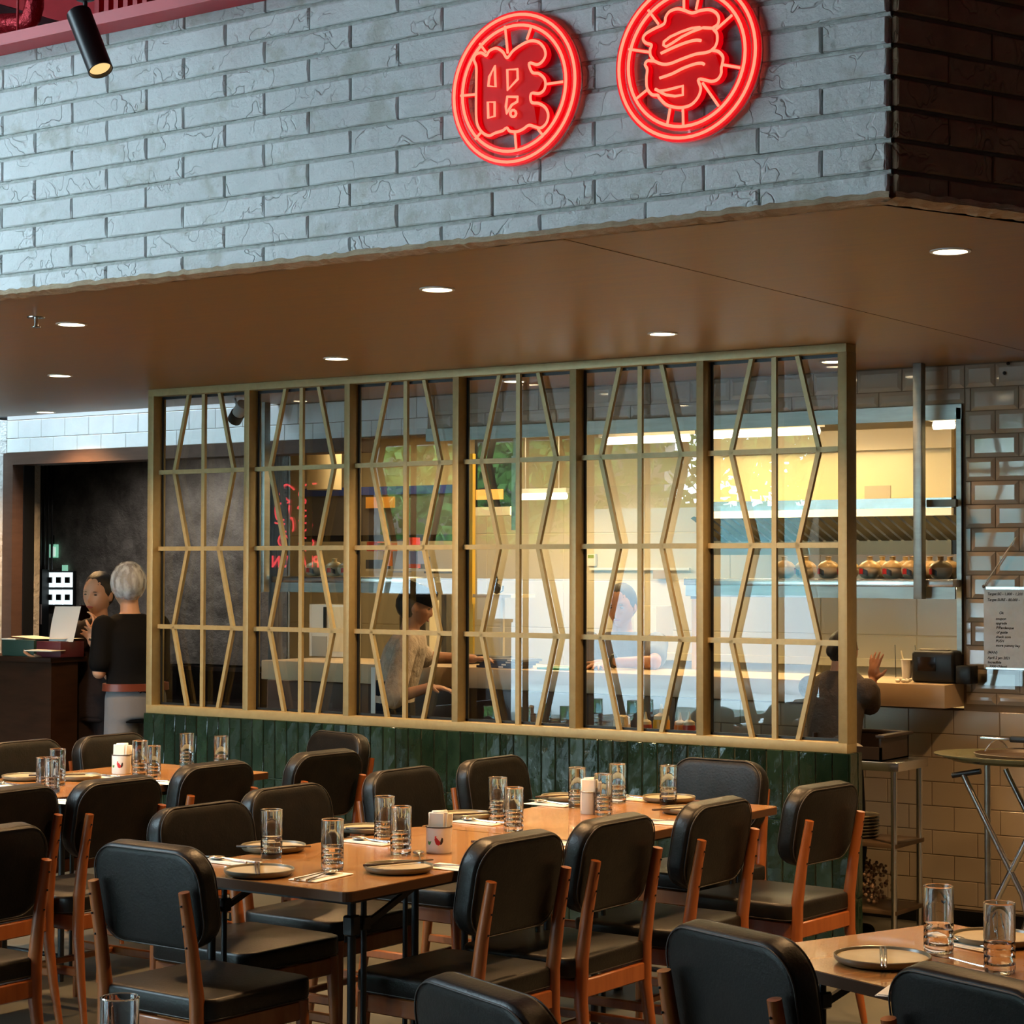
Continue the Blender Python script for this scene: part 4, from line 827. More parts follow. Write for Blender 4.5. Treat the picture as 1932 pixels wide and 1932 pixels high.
# laminated notice hanging on the tiled wall
a, b_ = at(1856, 1107, Y=YT-.02), at(1856, 1262, Y=YT-.02); x1 = a.x+.27
nt_ = empty('notice', (a.x, YT-.02, b_.z), 0, 'laminated handwritten notice in a clear sleeve hanging on the tiled wall', 'notice'); hN = a.z-b_.z
part('sheet', MB().box(0, .27, -.001, .001, 0, hN), mat('laminated_paper', (.42, .38, .31), .16, col2=(.47, .42, .34), nscale=9, bump=.35, bscale=9, bdist=.01), nt_)
part('top_bar', MB().box(.012, .27, -.004, .0, hN-.012, hN), M_STEEL, nt_); part('bottom_bar', MB().box(.01, .27, -.004, 0, 0, .008), M_STEEL, nt_)
part('hook', MB().ball((.0, -.002, hN+.002), .008, 8, 6), M_GSLEEVE, nt_)
part('string', MB().tube([(.0, -.004, hN), (.16, -.004, hN+.23)], .003, 6), M_TISSUE, nt_)
part('sleeve_tail', MB().box(-.03, .20, .000, .0015, -.075, .0), pane_mat('sleeve', tint=(.9, .9, .88)), nt_)
FONT = None
def text(name, s, x, z, size, m, parent, shear=.2):
    cu_ = bpy.data.curves.new(name, 'FONT'); cu_.body = s; cu_.size = size; cu_.shear = shear; cu_.offset = .0004
    o = bpy.data.objects.new(name, cu_); dg = bpy.context.evaluated_depsgraph_get(); me = bpy.data.meshes.new_from_object(o); bpy.data.objects.remove(o)
    me.materials.clear(); me.materials.append(m); r = link(name, me, parent, (x, -.0025, z), (PI/2, 0, 0)); return r
M_INK = mat('black_ink', (.015, .015, .015), .5)
for s, x, fz in (('Target SC - 1,000 - 1,200', .018, .90), ('Target SURE - 80,000 -', .018, .83), ('Ok', .075, .67), ('coupon', .058, .60), ('upgrade', .058, .545), ('P/Pandanque', .060, .49), ('of guide', .062, .435), ('check com', .058, .38), ('PUSH', .058, .33), ('more yummy bay', .058, .275), ('(MAN)', .018, .19), ('April 2 pm 2021', .018, .125), ('Incredible', .018, .07), ('7300 (7days)', .026, .02)):
    text('writing', s, x, fz*hN, .0165, M_INK, nt_)
# white smudges and small marks on the ceiling-side tiles
for (px, py) in ((1903, 686), (1896, 704)):
    p = at(px, py, Y=YT-.012); tag(part('wall_hook', MB().ball((0, 0, 0), .009, 8, 6), M_BLACK, loc=(p.x, YT-.018, p.z)), ('upper' if py < 690 else 'lower')+' small dark hook stuck on the top tiles at right', 'hook')
# ================================================================ CHAIRS
def chair_proto():
    root = empty('dining_chair', (0, 0, 0))
    for s in (-1, 1):
        lg = MB().tube([(s*.200, -.275, 0), (s*.192, -.245, .17), (s*.186, -.222, .34), (s*.184, -.222, .47), (s*.183, -.243, .62), (s*.182, -.272, .772)], [.012, .017, .021, .022, .019, .016], 12)
        l = part('leg', lg, M_CWOOD, root)
        for yy, zz in ((-.2625, .62), (-.2755, .68), (-.2835, .735)): part('screw_hole', MB().ball((s*.183, yy, zz), .0035, 6, 4), M_BLACK, l)
        part('leg', MB().tube([(s*.205, .205, 0), (s*.198, .195, .20), (s*.193, .187, .41)], [.011, .016, .021], 12), M_CWOOD, root)
        part('side_rail', MB().rbox(s*.19-.011, s*.19+.011, -.215, .19, .352, .408, .004, 1), M_CWOOD, root)
        part('stretcher', MB().rbox(s*.193-.009, s*.193+.009, -.235, .195, .190, .222, .005, 1), M_CWOOD, root)
    part('front_rail', MB().rbox(-.19, .19, .177, .199, .352, .408, .004, 1), M_CWOOD, root)
    part('rear_rail', MB().rbox(-.185, .185, -.232, -.210, .352, .408, .004, 1), M_CWOOD, root)
    part('cross_stretcher', MB().rbox(-.19, .19, -.02, .0, .195, .217, .004, 1), M_CWOOD, root)
    T = Matrix.Translation((0, -.208, .742))@Matrix.Rotation(math.radians(10), 4, 'X')
    pr = [(-.034, .022), (-.032, .010), (-.024, .001), (-.018, 0), (.018, 0), (.026, .003), (.033, .014), (.036, .035)]
    bk = part('backrest', MB().cushion(.432, .286, .095, pr, bend=.18, M=T, n=10), M_LEATH, root, sharp=False)
    def seam(w, h, r, y, bend, M, n=8):
        P = []
        for cx, cz, a0 in ((w/2-r, h/2-r, 0), (-(w/2-r), h/2-r, PI/2), (-(w/2-r), -(h/2-r), PI), (w/2-r, -(h/2-r), 1.5*PI)):
            for k in range(n+1):
                a = a0+PI/2*k/n; x = cx+r*math.cos(a); P.append(M@Vector((x, y+bend*x*x, cz+r*math.sin(a))))
        return P
    sm = MB().tube(seam(.420, .274, .089, -.0325, .18, T), .0022, 5, closed=True).tube(seam(.420, .274, .089, .031, .18, T), .0022, 5, closed=True)
    part('seam', sm, mat('seam_thread', (.035, .03, .027), .5), bk, sharp=False)
    S = Matrix.Translation((0, -.005, .442))@Matrix.Rotation(-PI/2, 4, 'X')
    st = part('seat', MB().cushion(.455, .445, .06, [(-.034, .012), (-.030, .002), (-.02, 0), (.018, 0), (.027, .006), (.033, .022), (.036, .06)], bend=0, M=S, n=6), M_LEATH, root, sharp=False)
    part('seam', MB().tube(seam(.449, .439, .058, .023, 0, S, 6), .0024, 5, closed=True), mat('seam_thread', (.035, .03, .027), .5), st, sharp=False)
    return root
CH = chair_proto(); first_chair = True
def chair(px, py, deg, label, group, zt=.885, dx=0, dy=0):
    global first_chair
    p = at(px, py, z=zt); a = math.radians(deg); off = Vector((math.sin(a)*.225, -math.cos(a)*.225, 0))  # rotated (0,-.225)
    o = CH if first_chair else copy_tree(CH); first_chair = False
    o.location = (p.x-off.x+dx, p.y-off.y+dy, 0); o.rotation_euler = (0, 0, a); tag(o, label, 'chair', group); return o
G1, G2, G3 = 'chairs around the long middle table', 'chairs around the left table', 'chairs in the front row'
chair(975, 1573, 88, 'black leather chair back nearest the front on the right side of the middle table', G1)
chair(1160, 1540, 90, 'second black chair from the front on the right side of the middle table', G1)
chair(1352, 1508, 90, 'third black chair from the front on the right side of the middle table', G1)
chair(1555, 1478, 86, 'black chair by the right end of the green wall, fourth on that side', G1)
chair(284, 1598, -2, 'black chair at the near end of the middle table, back and posts facing us', G1, zt=.875)
chair(375, 1516, -92, 'first chair on the left side of the middle table, front of its backrest seen', G1)
chair(535, 1482, -90, 'second chair on the left side of the middle table, half hidden by the first', G1)
chair(755, 1449, -90, 'third chair on the left side of the middle table, near the green wall', G1)
chair(925, 1428, -90, 'fourth chair on the left side of the middle table, closest to the green wall', G1)
chair(1372, 1430, 178, 'chair at the far end of the middle table against the green tiles', G1, dy=-.05)
chair(22, 1484, 93, 'black chair cut by the left edge of the picture, back posts visible', G2)
chair(222, 1467, 90, 'black chair with long orange back legs left of the near end chair', G2)
chair(405, 1438, 90, 'third black chair from the left, backrest only, between the two tables', G2)
chair(615, 1416, 88, 'black chair with orange post between the left table and the middle table, rearmost', G2)
chair(40, 1397, -90, 'far-side chair of the left table at the left edge', G2)
chair(205, 1385, -90, 'far-side chair of the left table in front of the man in grey trousers', G2)
chair(668, 1378, 165, 'chair at the far end of the left table with its back against the green tiles', G2, dy=-.1)
chair(-20, 1560, 90, 'chair mostly outside the picture at the lower left, only its seat corner seen', G2)
chair(1385, 1752, -21, 'black chair at lower right with orange leg seen under the corner table', G3)
chair(1838, 1836, -21, 'black chair at the bottom right corner before the corner table', G3)
chair(908, 1858, -22, 'black chair back rising from the bottom edge in the middle', G3)
# ================================================================ TABLES
def rrect(w, l, r, n=5):
    P = []
    for cx, cy, a0 in ((w/2-r, l/2-r, 0), (-(w/2-r), l/2-r, PI/2), (-(w/2-r), -(l/2-r), PI), (w/2-r, -(l/2-r), 1.5*PI)):
        P += [(cx+r*math.cos(a0+PI/2*k/n), cy+r*math.sin(a0+PI/2*k/n)) for k in range(n+1)]
    return P
def table(cx, cy, w, l, deg, label, nlegs=4):
    t = empty('dining_table', (cx, cy, 0), math.radians(deg), label, 'table', 'wooden dining tables')
    part('edge_band', MB().prism(rrect(w, l, .03), .722, .7485), M_TEDGE, t); part('tabletop', MB().prism(rrect(w-.004, l-.004, .028), .7486, .7505), M_TWOOD, t)
    for sx in (-1, 1):
        for sy in (-1, 1):
            x, y = sx*(w/2-.10), sy*(l/2-.14)
            b = MB().tube([(x, y, .0), (x, y, .70)], .013, 10).tube([(x, y-sy*.055, .04), (x, y-sy*.055, .70)], .009, 10).tube([(x, y, .62), (x, y-sy*.055, .62)], .009, 8).rbox(x-.02, x+.02, y-.02, y+.02, .60, .66, .006, 1).rbox(x-.016, x+.016, y-sy*.055-.018, y-sy*.055+.018, .61, .65, .004, 1)
            part('leg', b, M_BLACK, t); part('folding_brace', MB().bar((x, y-sy*.055, .62), (x, y-sy*.28, .70), .012, .018).tube([(x-.02, y, .655), (x-.02, y+.001, .62), (x-.02, y, .58)], .006, 6), M_BLACK, t)
        part('long_rail', MB().box(sx*(w/2-.10)-.014, sx*(w/2-.10)+.014, -l/2+.12, l/2-.12, .695, .722), M_BLACK, t)
    for sy in (-1, 1): part('end_rail', MB().box(-w/2+.1, w/2-.1, sy*(l/2-.14)-.012, sy*(l/2-.14)+.012, .69, .722), M_BLACK, t); part('foot_rail', MB().tube([(-w/2+.1, sy*(l/2-.14), .10), (w/2-.1, sy*(l/2-.14), .10)], .010, 8), M_BLACK, t)
    return t
XT0, XT1 = -4.40, -3.655
table((XT0+XT1)/2, (4.435+5.72)/2, XT1-XT0, 5.72-4.435, 0, 'wooden table in the middle, nearer half with the rooster cup on it')
table((XT0+XT1)/2, (5.727+7.02)/2, XT1-XT0, 7.02-5.727, 0, 'wooden table pushed against the far end of the middle table, by the green wall')
table(-6.47, 4.93, .75, 1.27, 0, 'wooden table at the left with the white napkin cup on it'); table(-6.47, 6.22, .75, 1.28, 0, 'wooden table at the far left end by the green wall with two tall glasses')
# corner table at lower right, turned like the slanted wall
t21 = math.radians(-20.8); d1 = Vector((-math.sin(t21), math.cos(t21), 0)); d2 = Vector((math.cos(t21), math.sin(t21), 0))
k0 = at(1382, 1794, z=.75); k1 = at(1770, 1738, z=.75); L1 = (k1-k0).dot(d1); cc = k0+d1*(L1/2)+d2*.55
table(cc.x, cc.y, 1.10, L1, -20.8, 'square wooden table at the lower right corner with two glasses of water')
g0 = at(226, 2040, z=.75); table(g0.x-.05, g0.y-.52, .75, 1.2, -21, 'table just below the picture carrying the glass at the bottom left edge')
# ================================================================ TABLEWARE
def tumbler_proto(h, r, fill, nm):
    o = empty('glass', (0, 0, 0)); t = .0028
    pr = [(.001, 0), (r*.93, 0), (r*.97, .004), (r, .010)]
    for q in (.022, .037, .052, .067): pr += [(r, q-.003), (r*.965, q), (r, q+.003)]
    pr += [(r, h-.004), (r*1.02, h-.002), (r-t*.5, h), (r-t, h-.001), (r-t-.001, .03), (r-t-.004, .016), (.001, .014)]
    part('tumbler', MB().lathe(pr, 36, ridge=(.05, .010, h*.52, r)), M_GLASS, o)
    if fill: part('water', MB().lathe([(.001, .0145), (r-t-.0055, .0165), (r-t-.0022, .030), (r-t-.0012, h*fill), (.001, h*fill)], 32), M_WATER, o)
    return o
tall = tumbler_proto(.150, .034, .42, 't'); low = tumbler_proto(.150, .034, .50, 'l'); half = tumbler_proto(.150, .034, .36, 'h'); used = set()
def glass(px, py, label, kind=0, s=1.0, group='water glasses on the tables'):
    src = (tall, low, half)[kind]; p = at(px, py, z=.7508)
    o = copy_tree(src) if kind in used else src; used.add(kind)
    o.location = (p.x, p.y, .7512); o.scale = (s, s, s); o.rotation_euler = (0, 0, random.uniform(0, 3)); tag(o, label, 'glass', group); return o
glass(512, 1618, 'tall glass on the front table between the two left plates', 0)
glass(627, 1640, 'tall glass nearest the front edge of the middle table', 1)
glass(725, 1588, 'tall glass behind the others, left of the rooster cup', 0)
glass(756, 1611, 'glass full of water just left of the rooster cup', 1)
glass(939, 1545, 'taller-looking glass left of a pair in the middle of the long table', 0)
glass(969, 1568, 'glass of the pair in front, half full, middle of the long table', 1)
glass(1089, 1523, 'glass left of the plain grey napkin cup on the far table', 2)
glass(1138, 1537, 'glass standing right beside the plain napkin cup', 1)
glass(1165, 1514, 'glass behind the napkin cup near the green tiles', 2)
glass(1261, 1518, 'glass in front of the wide plate at the far end of the table', 2)
glass(82, 1492, 'leftmost glass of three on the left table', 0, .9); glass(98, 1496, 'front glass of three on the left table', 1, .95); glass(108, 1481, 'rear glass of three on the left table', 0, 1)
glass(264, 1462, 'tall glass right of the white napkin cup on the left table', 2); glass(290, 1466, 'shorter glass in front of the green tiles beside the napkin cup', 0, .9)
glass(352, 1446, 'glass with amber water on the far left table, before the green tiles', 0); glass(417, 1452, 'glass on the far left table, furthest right', 2)
glass(1771, 1796, 'large glass half full on the corner table at lower right', 2, 1.04); glass(1886, 1834, 'large glass at the right edge of the corner table', 0, 1.04)
p = at(226, 1880, z=.9008)
gl_ = copy_tree(tall); gl_.location = (p.x, p.y, .7512); tag(gl_, 'glass rim rising from the bottom edge at the left', 'glass', 'water glasses on the tables')
def plate_proto(r=.104):
    o = empty('plate', (0, 0, 0))
    part('dish', MB().lathe([(.001, 0), (r*.72, 0), (r*.93, .004), (r*.995, .012), (r, .019), (r*.985, .0205), (r*.965, .0195), (r*.94, .0137), (.001, .0132)], 48), M_PLATE, o)
    part('glaze', MB().lathe([(r*.930, .0141), (r*.90, .0141), (.001, .0141)], 48), M_GLAZE, o); return o
PL = plate_proto(); pf = [True]
def plate(px, py, label, s=1.0):
    p = at(px, py, z=.7525); o = PL if pf[0] else copy_tree(PL); pf[0] = False
    o.location = (p.x, p.y, .7512); o.scale = (s, s, 1); tag(o, label, 'plate', 'olive and cream plates'); return o
plate(489, 1650, 'plate nearest the camera at the left of the middle table, chopsticks upright on it')
plate(516, 1604, 'plate behind the tall glass on the left of the middle table')
plate(752, 1643, 'plate at the front right of the middle table with chopsticks laid across')
plate(694, 1569, 'plate on the left side of the table half hidden by two glasses', .95)
plate(1068, 1509, 'plate left of the glass on the far table', .95); plate(1262, 1511, 'widest plate at the far end of the middle table', 1.0); plate(1292, 1533, 'small plate behind the third right-hand chair', .85)
plate(880, 1543, 'plate on the left edge of the middle table beside the fourth chair', .9)
plate(50, 1470, 'plate on the left table behind the three glasses'); plate(150, 1470, 'plate right of the three glasses on the left table', .9)
plate(1665, 1816, 'large plate with steel chopsticks on the corner table', 1.07); plate(1878, 1778, 'plate behind the right glass on the corner table, cut by the frame', 1.0)
def stick(pts, label, m=M_CHOP, r=.0032, z=.7725, pair=.010):
    a, b_ = at(*pts[0], z=z), at(*pts[1], z=z); d = b_-a; L_ = min(d.length, .235); d.normalize(); n_ = Vector((-d.y, d.x, 0)); c = (a+b_)/2; A, B = c-d*L_/2, c+d*L_/2
    o = empty('chopsticks', (c.x, c.y, z), 0, label, 'chopsticks', 'pairs of chopsticks')
    for s in (-1, 1): part('stick', MB().tube([A-c+n_*pair*s/2, B-c+n_*pair*s/2.6], [r*1.15, r*.7], 8), m, o)
    return o
stick(((484, 1612), (488, 1668)), 'dark chopsticks pointing at us on the nearest plate'); stick(((433, 1597), (600, 1597)), 'dark chopsticks lying across the plate behind the tall glass')
stick(((664, 1635), (838, 1620)), 'dark chopsticks across the front right plate of the middle table'); stick(((652, 1563), (775, 1561)), 'chopsticks on the plate half hidden by two glasses')
stick(((1012, 1504), (1090, 1499)), 'chopsticks on the plate left of the far glass'); stick(((1232, 1528), (1300, 1524)), 'chopsticks on the small plate behind the third right-hand chair')
stick(((840, 1538), (965, 1531)), 'chopsticks on the plate beside the fourth left chair'); stick(((890, 1588), (985, 1583)), 'dark chopsticks on bare wood in front of the nearest right chair', z=.7555)
stick(((1088, 1553), (1245, 1549)), 'dark chopsticks on bare wood behind the second right chair', z=.7555)
stick(((37, 1463), (178, 1461)), 'chopsticks on the plate of the left table behind the glasses'); stick(((1666, 1780), (1668, 1832)), 'steel chopsticks standing towards us on the large corner plate', M_STEEL)
def napkin(px, py, deg, label, w=.10, l=.19):
    p = at(px, py, z=.7515); o = empty('napkin', (p.x, p.y, .7512), math.radians(deg), label, 'napkin', 'white napkins on the tables')
    part('folded_sheet', MB().rbox(-w/2, w/2, -l/2, l/2, 0, .003, .0012, 1).rbox(-w/2+.006, w/2-.03, -l/2+.004, l/2-.012, .003, .005, .0008, 1), M_TISSUE, o); return o
def spoon(px, py, deg, label, kind='spoon', z=.757):
    p = at(px, py, z=z); o = empty(kind, (p.x, p.y, z), math.radians(deg), label, kind, 'cutlery on the napkins')
    part('handle', MB().tube([(0, -.10, 0), (0, -.03, .002), (0, .03, .005)], [.004, .0022, .0028], 8), M_STEEL, o)
    if kind == 'spoon': part('bowl', MB().ball((0, .052, .006), (.019, .029, .006), 14, 8), M_STEEL, o)
    else:
        b = MB().rbox(-.010, .010, .028, .05, .003, .006, .001, 1)
        for k in range(4): b.box(-.0095+.0055*k, -.007+.0055*k, .05, .085, .003, .0055)
        part('tines', b, M_STEEL, o)
    return o
NK = [(432, 1626, 88, 'by the first left chair of the middle table'), (606, 1655, 5, 'on the near edge of the middle table'), (700, 1589, 88, 'left of the glasses before the rooster cup'),
      (860, 1638, -88, 'by the nearest right chair'), (905, 1552, 88, 'by the fourth left chair of the middle table'), (1040, 1518, 88, 'on the far table left of the glasses'), (1195, 1508, 88, 'between the far glasses and the wide plate'),
      (1262, 1553, -88, 'behind the third right chair'), (1068, 1592, -88, 'between the first and second right chairs'), (15, 1483, 88, 'at the left border on the left table'), (190, 1466, 88, 'left of the napkin cup on the left table'), (318, 1478, -88, 'behind the third chair on the left table'), (113, 1513, -88, 'on the near edge of the left table'), (1832, 1783, 70, 'behind the glasses of the corner table'), (1715, 1868, 10, 'at the near edge of the corner table')]
for i, (px, py, d, w) in enumerate(NK):
    napkin(px, py, d, 'white paper napkin '+w)
    spoon(px+3, py-3, d+8, 'spoon on the napkin '+w, z=.7585)
    if i not in (3, 7, 8, 12): spoon(px-8, py-4, d-4, 'fork on the napkin '+w, 'fork', z=.7585)
spoon(791, 1616, 40, 'steel spoon lying on the wood right of the full glass by the rooster cup', z=.7545)
spoon(1810, 1815, 70, 'dark steel fork between the two corner table glasses', 'fork', z=.7545)
def tissue_cup(px, py, label, h=.082, r=.041, print_=True, m=M_WHITE, rz=0):
    p = at(px, py, z=.751); o = empty('napkin_cup', (p.x, p.y, .7512), rz, label, 'cup', 'enamel cups with paper napkins')
    part('cup', MB().lathe([(.001, 0), (r*.96, 0), (r, .004), (r, h-.002), (r-.002, h), (r-.003, h-.002), (r-.003, .004), (.001, .004)], 32), m, o)
    part('rim', MB().tube([(r*math.cos(2*PI*i/28), r*math.sin(2*PI*i/28), h) for i in range(28)], .0022, 6, closed=True), M_BLACK if print_ else M_STEELB, o)
    b = MB()
    for i in range(6): b.rbox(-.025, .025, -.0035, .0035, .01, h+.046+.005*math.sin(i*2.1), .0025, 1, M=Matrix.Translation((.002*math.sin(i*1.7), -.020+.008*i, 0))@Matrix.Rotation(.10*math.sin(i*1.3+.5), 4, 'Y')@Matrix.Rotation(.5+.05*i, 4, 'Z'))
    part('napkin_stack', b, M_TISSUE, o)
    if print_:
        def shape(pts, nm, col, a0, rr=r+.0007):
            return part(nm, MB().add([(rr*math.cos(a0+x/rr), rr*math.sin(a0+x/rr), z) for x, z in pts], [tuple(range(len(pts)))]), mat('print_'+nm, col, .35), o, sharp=False)
        a = math.radians(-58)
        shape([(-.006, .030), (.002, .026), (.007, .030), (.008, .038), (.002, .044), (-.003, .050), (-.008, .051), (-.011, .046), (-.009, .038)], 'rooster_body', (.50, .02, .03), a)
        shape([(.006, .028), (.013, .030), (.017, .038), (.017, .048), (.013, .052), (.009, .042)], 'rooster_tail', (.02, .02, .025), a)
        shape([(-.010, .050), (-.005, .051), (-.004, .056), (-.009, .056)], 'rooster_comb', (.7, .05, .03), a)
        shape([(-.034, .028), (-.028, .027), (-.024, .033), (-.022, .040), (-.029, .037), (-.035, .040), (-.037, .033)], 'leaf', (.06, .22, .04), a)
    return o
tissue_cup(828, 1608, 'white enamel cup with a red rooster print, filled with napkins, on the middle table', rz=math.radians(0))
tissue_cup(1113, 1535, 'plain grey napkin cup beside the glasses on the far table', print_=False, m=mat('grey_enamel', (.45, .45, .42), .3), r=.036)
tissue_cup(229, 1459, 'white enamel cup with napkins on the left table by the chair backs', r=.042)
# ================================================================ PEOPLE
def loft(b, rings, n=20):
    """rings = (center, half width along u, half depth along v, u, v)"""
    vs = []
    for (c, a, d, u, v) in rings: vs += [Vector(c)+u*(a*math.cos(2*PI*k/n))+v*(d*math.sin(2*PI*k/n)) for k in range(n)]
    m = len(rings); b.add(vs, [(j*n+k, j*n+(k+1) % n, (j+1)*n+(k+1) % n, (j+1)*n+k) for j in range(m-1) for k in range(n)]+[tuple(range(n))[::-1], tuple((m-1)*n+k for k in range(n))], True)
def limb(b, pts, rs, n=12):
    """tapered limb with rounded joints"""
    P = []; R = []
    for i in range(len(pts)-1):
        for t in (0, .25, .5, .75): P.append(Vector(pts[i]).lerp(Vector(pts[i+1]), t)); R.append(rs[i]*(1-t)+rs[i+1]*t)
    P.append(Vector(pts[-1])); R.append(rs[-1]); b.tube(P, R, n)
    for p, r in zip(pts, rs): b.ball(p, r*.99, 12, 8)
def hand(b, w, d, pn, side, curl=.35, spread=.16, L=.175):
    """w wrist, d finger direction, pn palm normal, side = +1 thumb on the +s side"""
    d = Vector(d).normalized(); pn = Vector(pn); pn = (pn-d*pn.dot(d)).normalized(); s = d.cross(pn)*side; w = Vector(w); k = L/.185
    Mx = Matrix((s, d, pn)).transposed().to_4x4(); Mx.translation = w+d*.048*k
    b.ball((0, 0, 0), (.040*k, .055*k, .016*k), 14, 8, M=Mx)
    b.ball((.026*k, -.012*k, .006*k), (.018*k, .032*k, .014*k), 10, 6, M=Mx)
    for i, (off, ln) in enumerate(((.029, .070), (.010, .078), (-.010, .073), (-.028, .056))):
        p = w+d*.088*k+s*off*k; dirv = (d+s*spread*(1.5-i)).normalized(); pts = [p-dirv*.02*k, p]; a = curl*(.35+.1*i)
        for seg in (.45, .32, .23):
            dirv = (dirv*math.cos(a)+pn*math.sin(a)).normalized(); p = p+dirv*ln*k*seg; pts.append(p); a = curl*(.55+.08*i)
        b.tube(pts, [.0095*k, .0092*k, .0082*k, .0075*k, .0062*k], 10); b.ball(pts[-1], .0064*k, 8, 6)
    p = w+d*.022*k+s*.028*k; t = (d*.62+s*.85+pn*.25).normalized(); q = p+t*.040*k; t2 = (d*.9+s*.45+pn*.25).normalized(); q2 = q+t2*.030*k
    b.tube([p, q, q2], [.013*k, .0105*k, .0082*k], 10); b.ball(q2, .0084*k, 8, 6)
def head_mesh(b, M, n=36, m=28):
    vs = []; g = lambda v, s: math.exp(-(v/s)**2)
    for j in range(m+1):
        t = -PI/2+PI*j/m
        for k in range(n):
            a = 2*PI*k/n; x, y, z = math.cos(t)*math.cos(a), math.cos(t)*math.sin(a), math.sin(t)
            jaw = max(0, -z-.1); w = .073*(1-.42*jaw**1.3); X = x*w; Z = z*.112; fy = .084 if y > 0 else .096*(1-.25*jaw)
            Y = y*fy
            if y > 0:
                f = y**.5
                Y += f*(.021*g(x, .15)*g(z+.16, .15)*(1 if z < .1 else .6)+.006*g(x, .10)*g(z-.10, .18)-.012*g(abs(x)-.42, .19)*g(z-.10, .13)+.005*g(abs(x)-.4, .3)*g(z-.28, .10)
                        +.006*g(x, .26)*g(z+.44, .06)+.005*g(x, .24)*g(z+.56, .06)-.004*g(x, .3)*g(z+.50, .035)+.007*g(x, .3)*g(z+.82, .14)+.004*g(abs(x)-.55, .2)*g(z+.18, .2))
            vs.append((X, Y, Z))
    b.add(vs, [(j*n+k, j*n+(k+1) % n, (j+1)*n+(k+1) % n, (j+1)*n+k) for j in range(m) for k in range(n)], True, M)
    for s in (-1, 1): b.ball((s*.074, -.008, -.004), (.009, .018, .030), 10, 8, M=M)
def remesh(o, vox, it=3):
    r = o.modifiers.new('remesh', 'REMESH'); r.mode = 'VOXEL'; r.voxel_size = vox; r.use_smooth_shade = True
    s = o.modifiers.new('smooth', 'SMOOTH'); s.factor = .5; s.iterations = it
def person(label, foot, face, H=1.62, lean=(0, 0), head_yaw=0, head_pitch=0, head_roll=0, arms=None, skin=None, top=None, pants=None, hair='black', sex=0, sleeve=.75, crouch=0, group=None, steps=.10, bulk=1, hs=1, vox=.006, hem=-.12):
    """arms = {side: (elbow, wrist, hand direction, palm normal, curl)} in world space"""
    k = H/1.62; root = empty('person', (foot[0], foot[1], 0), 0, label, 'person', group); O = Vector((foot[0], foot[1], 0))
    F = Vector((math.sin(-face), math.cos(face), 0)); S = Vector((F.y, -F.x, 0)); Z = Vector((0, 0, 1)); lean3 = F*lean[0]+S*lean[1]
    pel = Z*(.90*k-crouch)-F*.0; chest = pel+Z*(.32*k*(1-.35*abs(lean[0])))+lean3*.32*k; neck = chest+Z*(.170*k*(1-.3*abs(lean[0])))+lean3*.2*k+F*.01; hd = neck+Z*(.120+.11*(hs-1)+.005)*k+lean3*.05+F*.022
    sw = (.155 if sex else .180)*k
    sh = {s: chest+Z*.100*k*(1-.3*abs(lean[0]))+lean3*.13*k+S*s*sw for s in (-1, 1)}
    hip = {s: pel+S*s*.085*k-Z*.02 for s in (-1, 1)}; kn = {s: S*s*.10*k+F*(.03+.3*crouch)+Z*(.48*k-crouch*.3) for s in (-1, 1)}; an = {s: S*s*steps+Z*.075-F*.02 for s in (-1, 1)}
    b = MB(); up = (neck-chest).normalized()
    def torso(b, e, low=-.08):
        loft(b, [(pel+Z*low, .150*k*bulk+e, .105*k*bulk+e, S, F), (pel+Z*(.04+max(0, low+.08)), (.155 if sex else .150)*k*bulk+e, .110*k*bulk+e, S, F), (pel.lerp(chest, .45), (.122 if sex else .145)*k*bulk+e, .095*k*bulk+e, S, F), (chest-up*.02, .150*k*bulk+e, .112*k*bulk+e, S, F), (chest+up*.07, .165*k*bulk+e, .108*k+e, S, F), (chest+up*.13, .135*k+e, .085*k+e, S, F), (chest+up*.165, .075*k+e, .06*k+e, S, F)])
    torso(b, -.012)
    limb(b, [neck-up*.05, neck+Z*.06*k+F*.008], [.056*k, .050*k])
    Mh = Matrix.Translation(hd)@Matrix((S, F, Z)).transposed().to_4x4()@Matrix.Rotation(head_yaw, 4, 'Z')@Matrix.Rotation(head_pitch, 4, 'X')@Matrix.Rotation(head_roll, 4, 'Y')@Matrix.Scale(k*hs, 4)
    head_mesh(b, Mh)
    for s in (-1, 1):
        limb(b, [hip[s], kn[s], an[s]], [.078*k, .052*k, .036*k]); limb(b, [an[s]-F*.03-Z*.03, an[s]+F*.13-Z*.045], [.034, .026])
    for s, (el, wr, hdv, pn, cu) in arms.items():
        e, w = Vector(el)-O, Vector(wr)-O; limb(b, [sh[s]-Z*.01, e, w], [.047*k, .038*k, .025*k]); hand(b, w+(w-e).normalized()*.005, hdv, pn, -s, curl=cu, L=.172*k)
    body = part('body', b, skin or M_SKIN, root, sharp=False); remesh(body, vox, 2)
    # face
    def hb(nm, pieces, m):
        b = MB()
        for c, r in pieces: b.ball(c, r, 12, 8, M=Mh)
        return part(nm, b, m, root, sharp=False)
    hb('eye', [((.030, .0700, .011), (.0095, .006, .0038))], mat('eye_dark', (.02, .015, .012), .2)); hb('eye', [((-.030, .0700, .011), (.0095, .006, .0038))], mat('eye_dark', (.02, .015, .012), .2))
    hb('eyebrow', [((.030, .0765, .027), (.014, .004, .0022))], M_HAIR); hb('eyebrow', [((-.030, .0765, .027), (.014, .004, .0022))], M_HAIR)
    hb('lips', [((0, .0815, -.0535), (.020, .006, .0055))], mat('lips', (.36, .10, .09), .4))
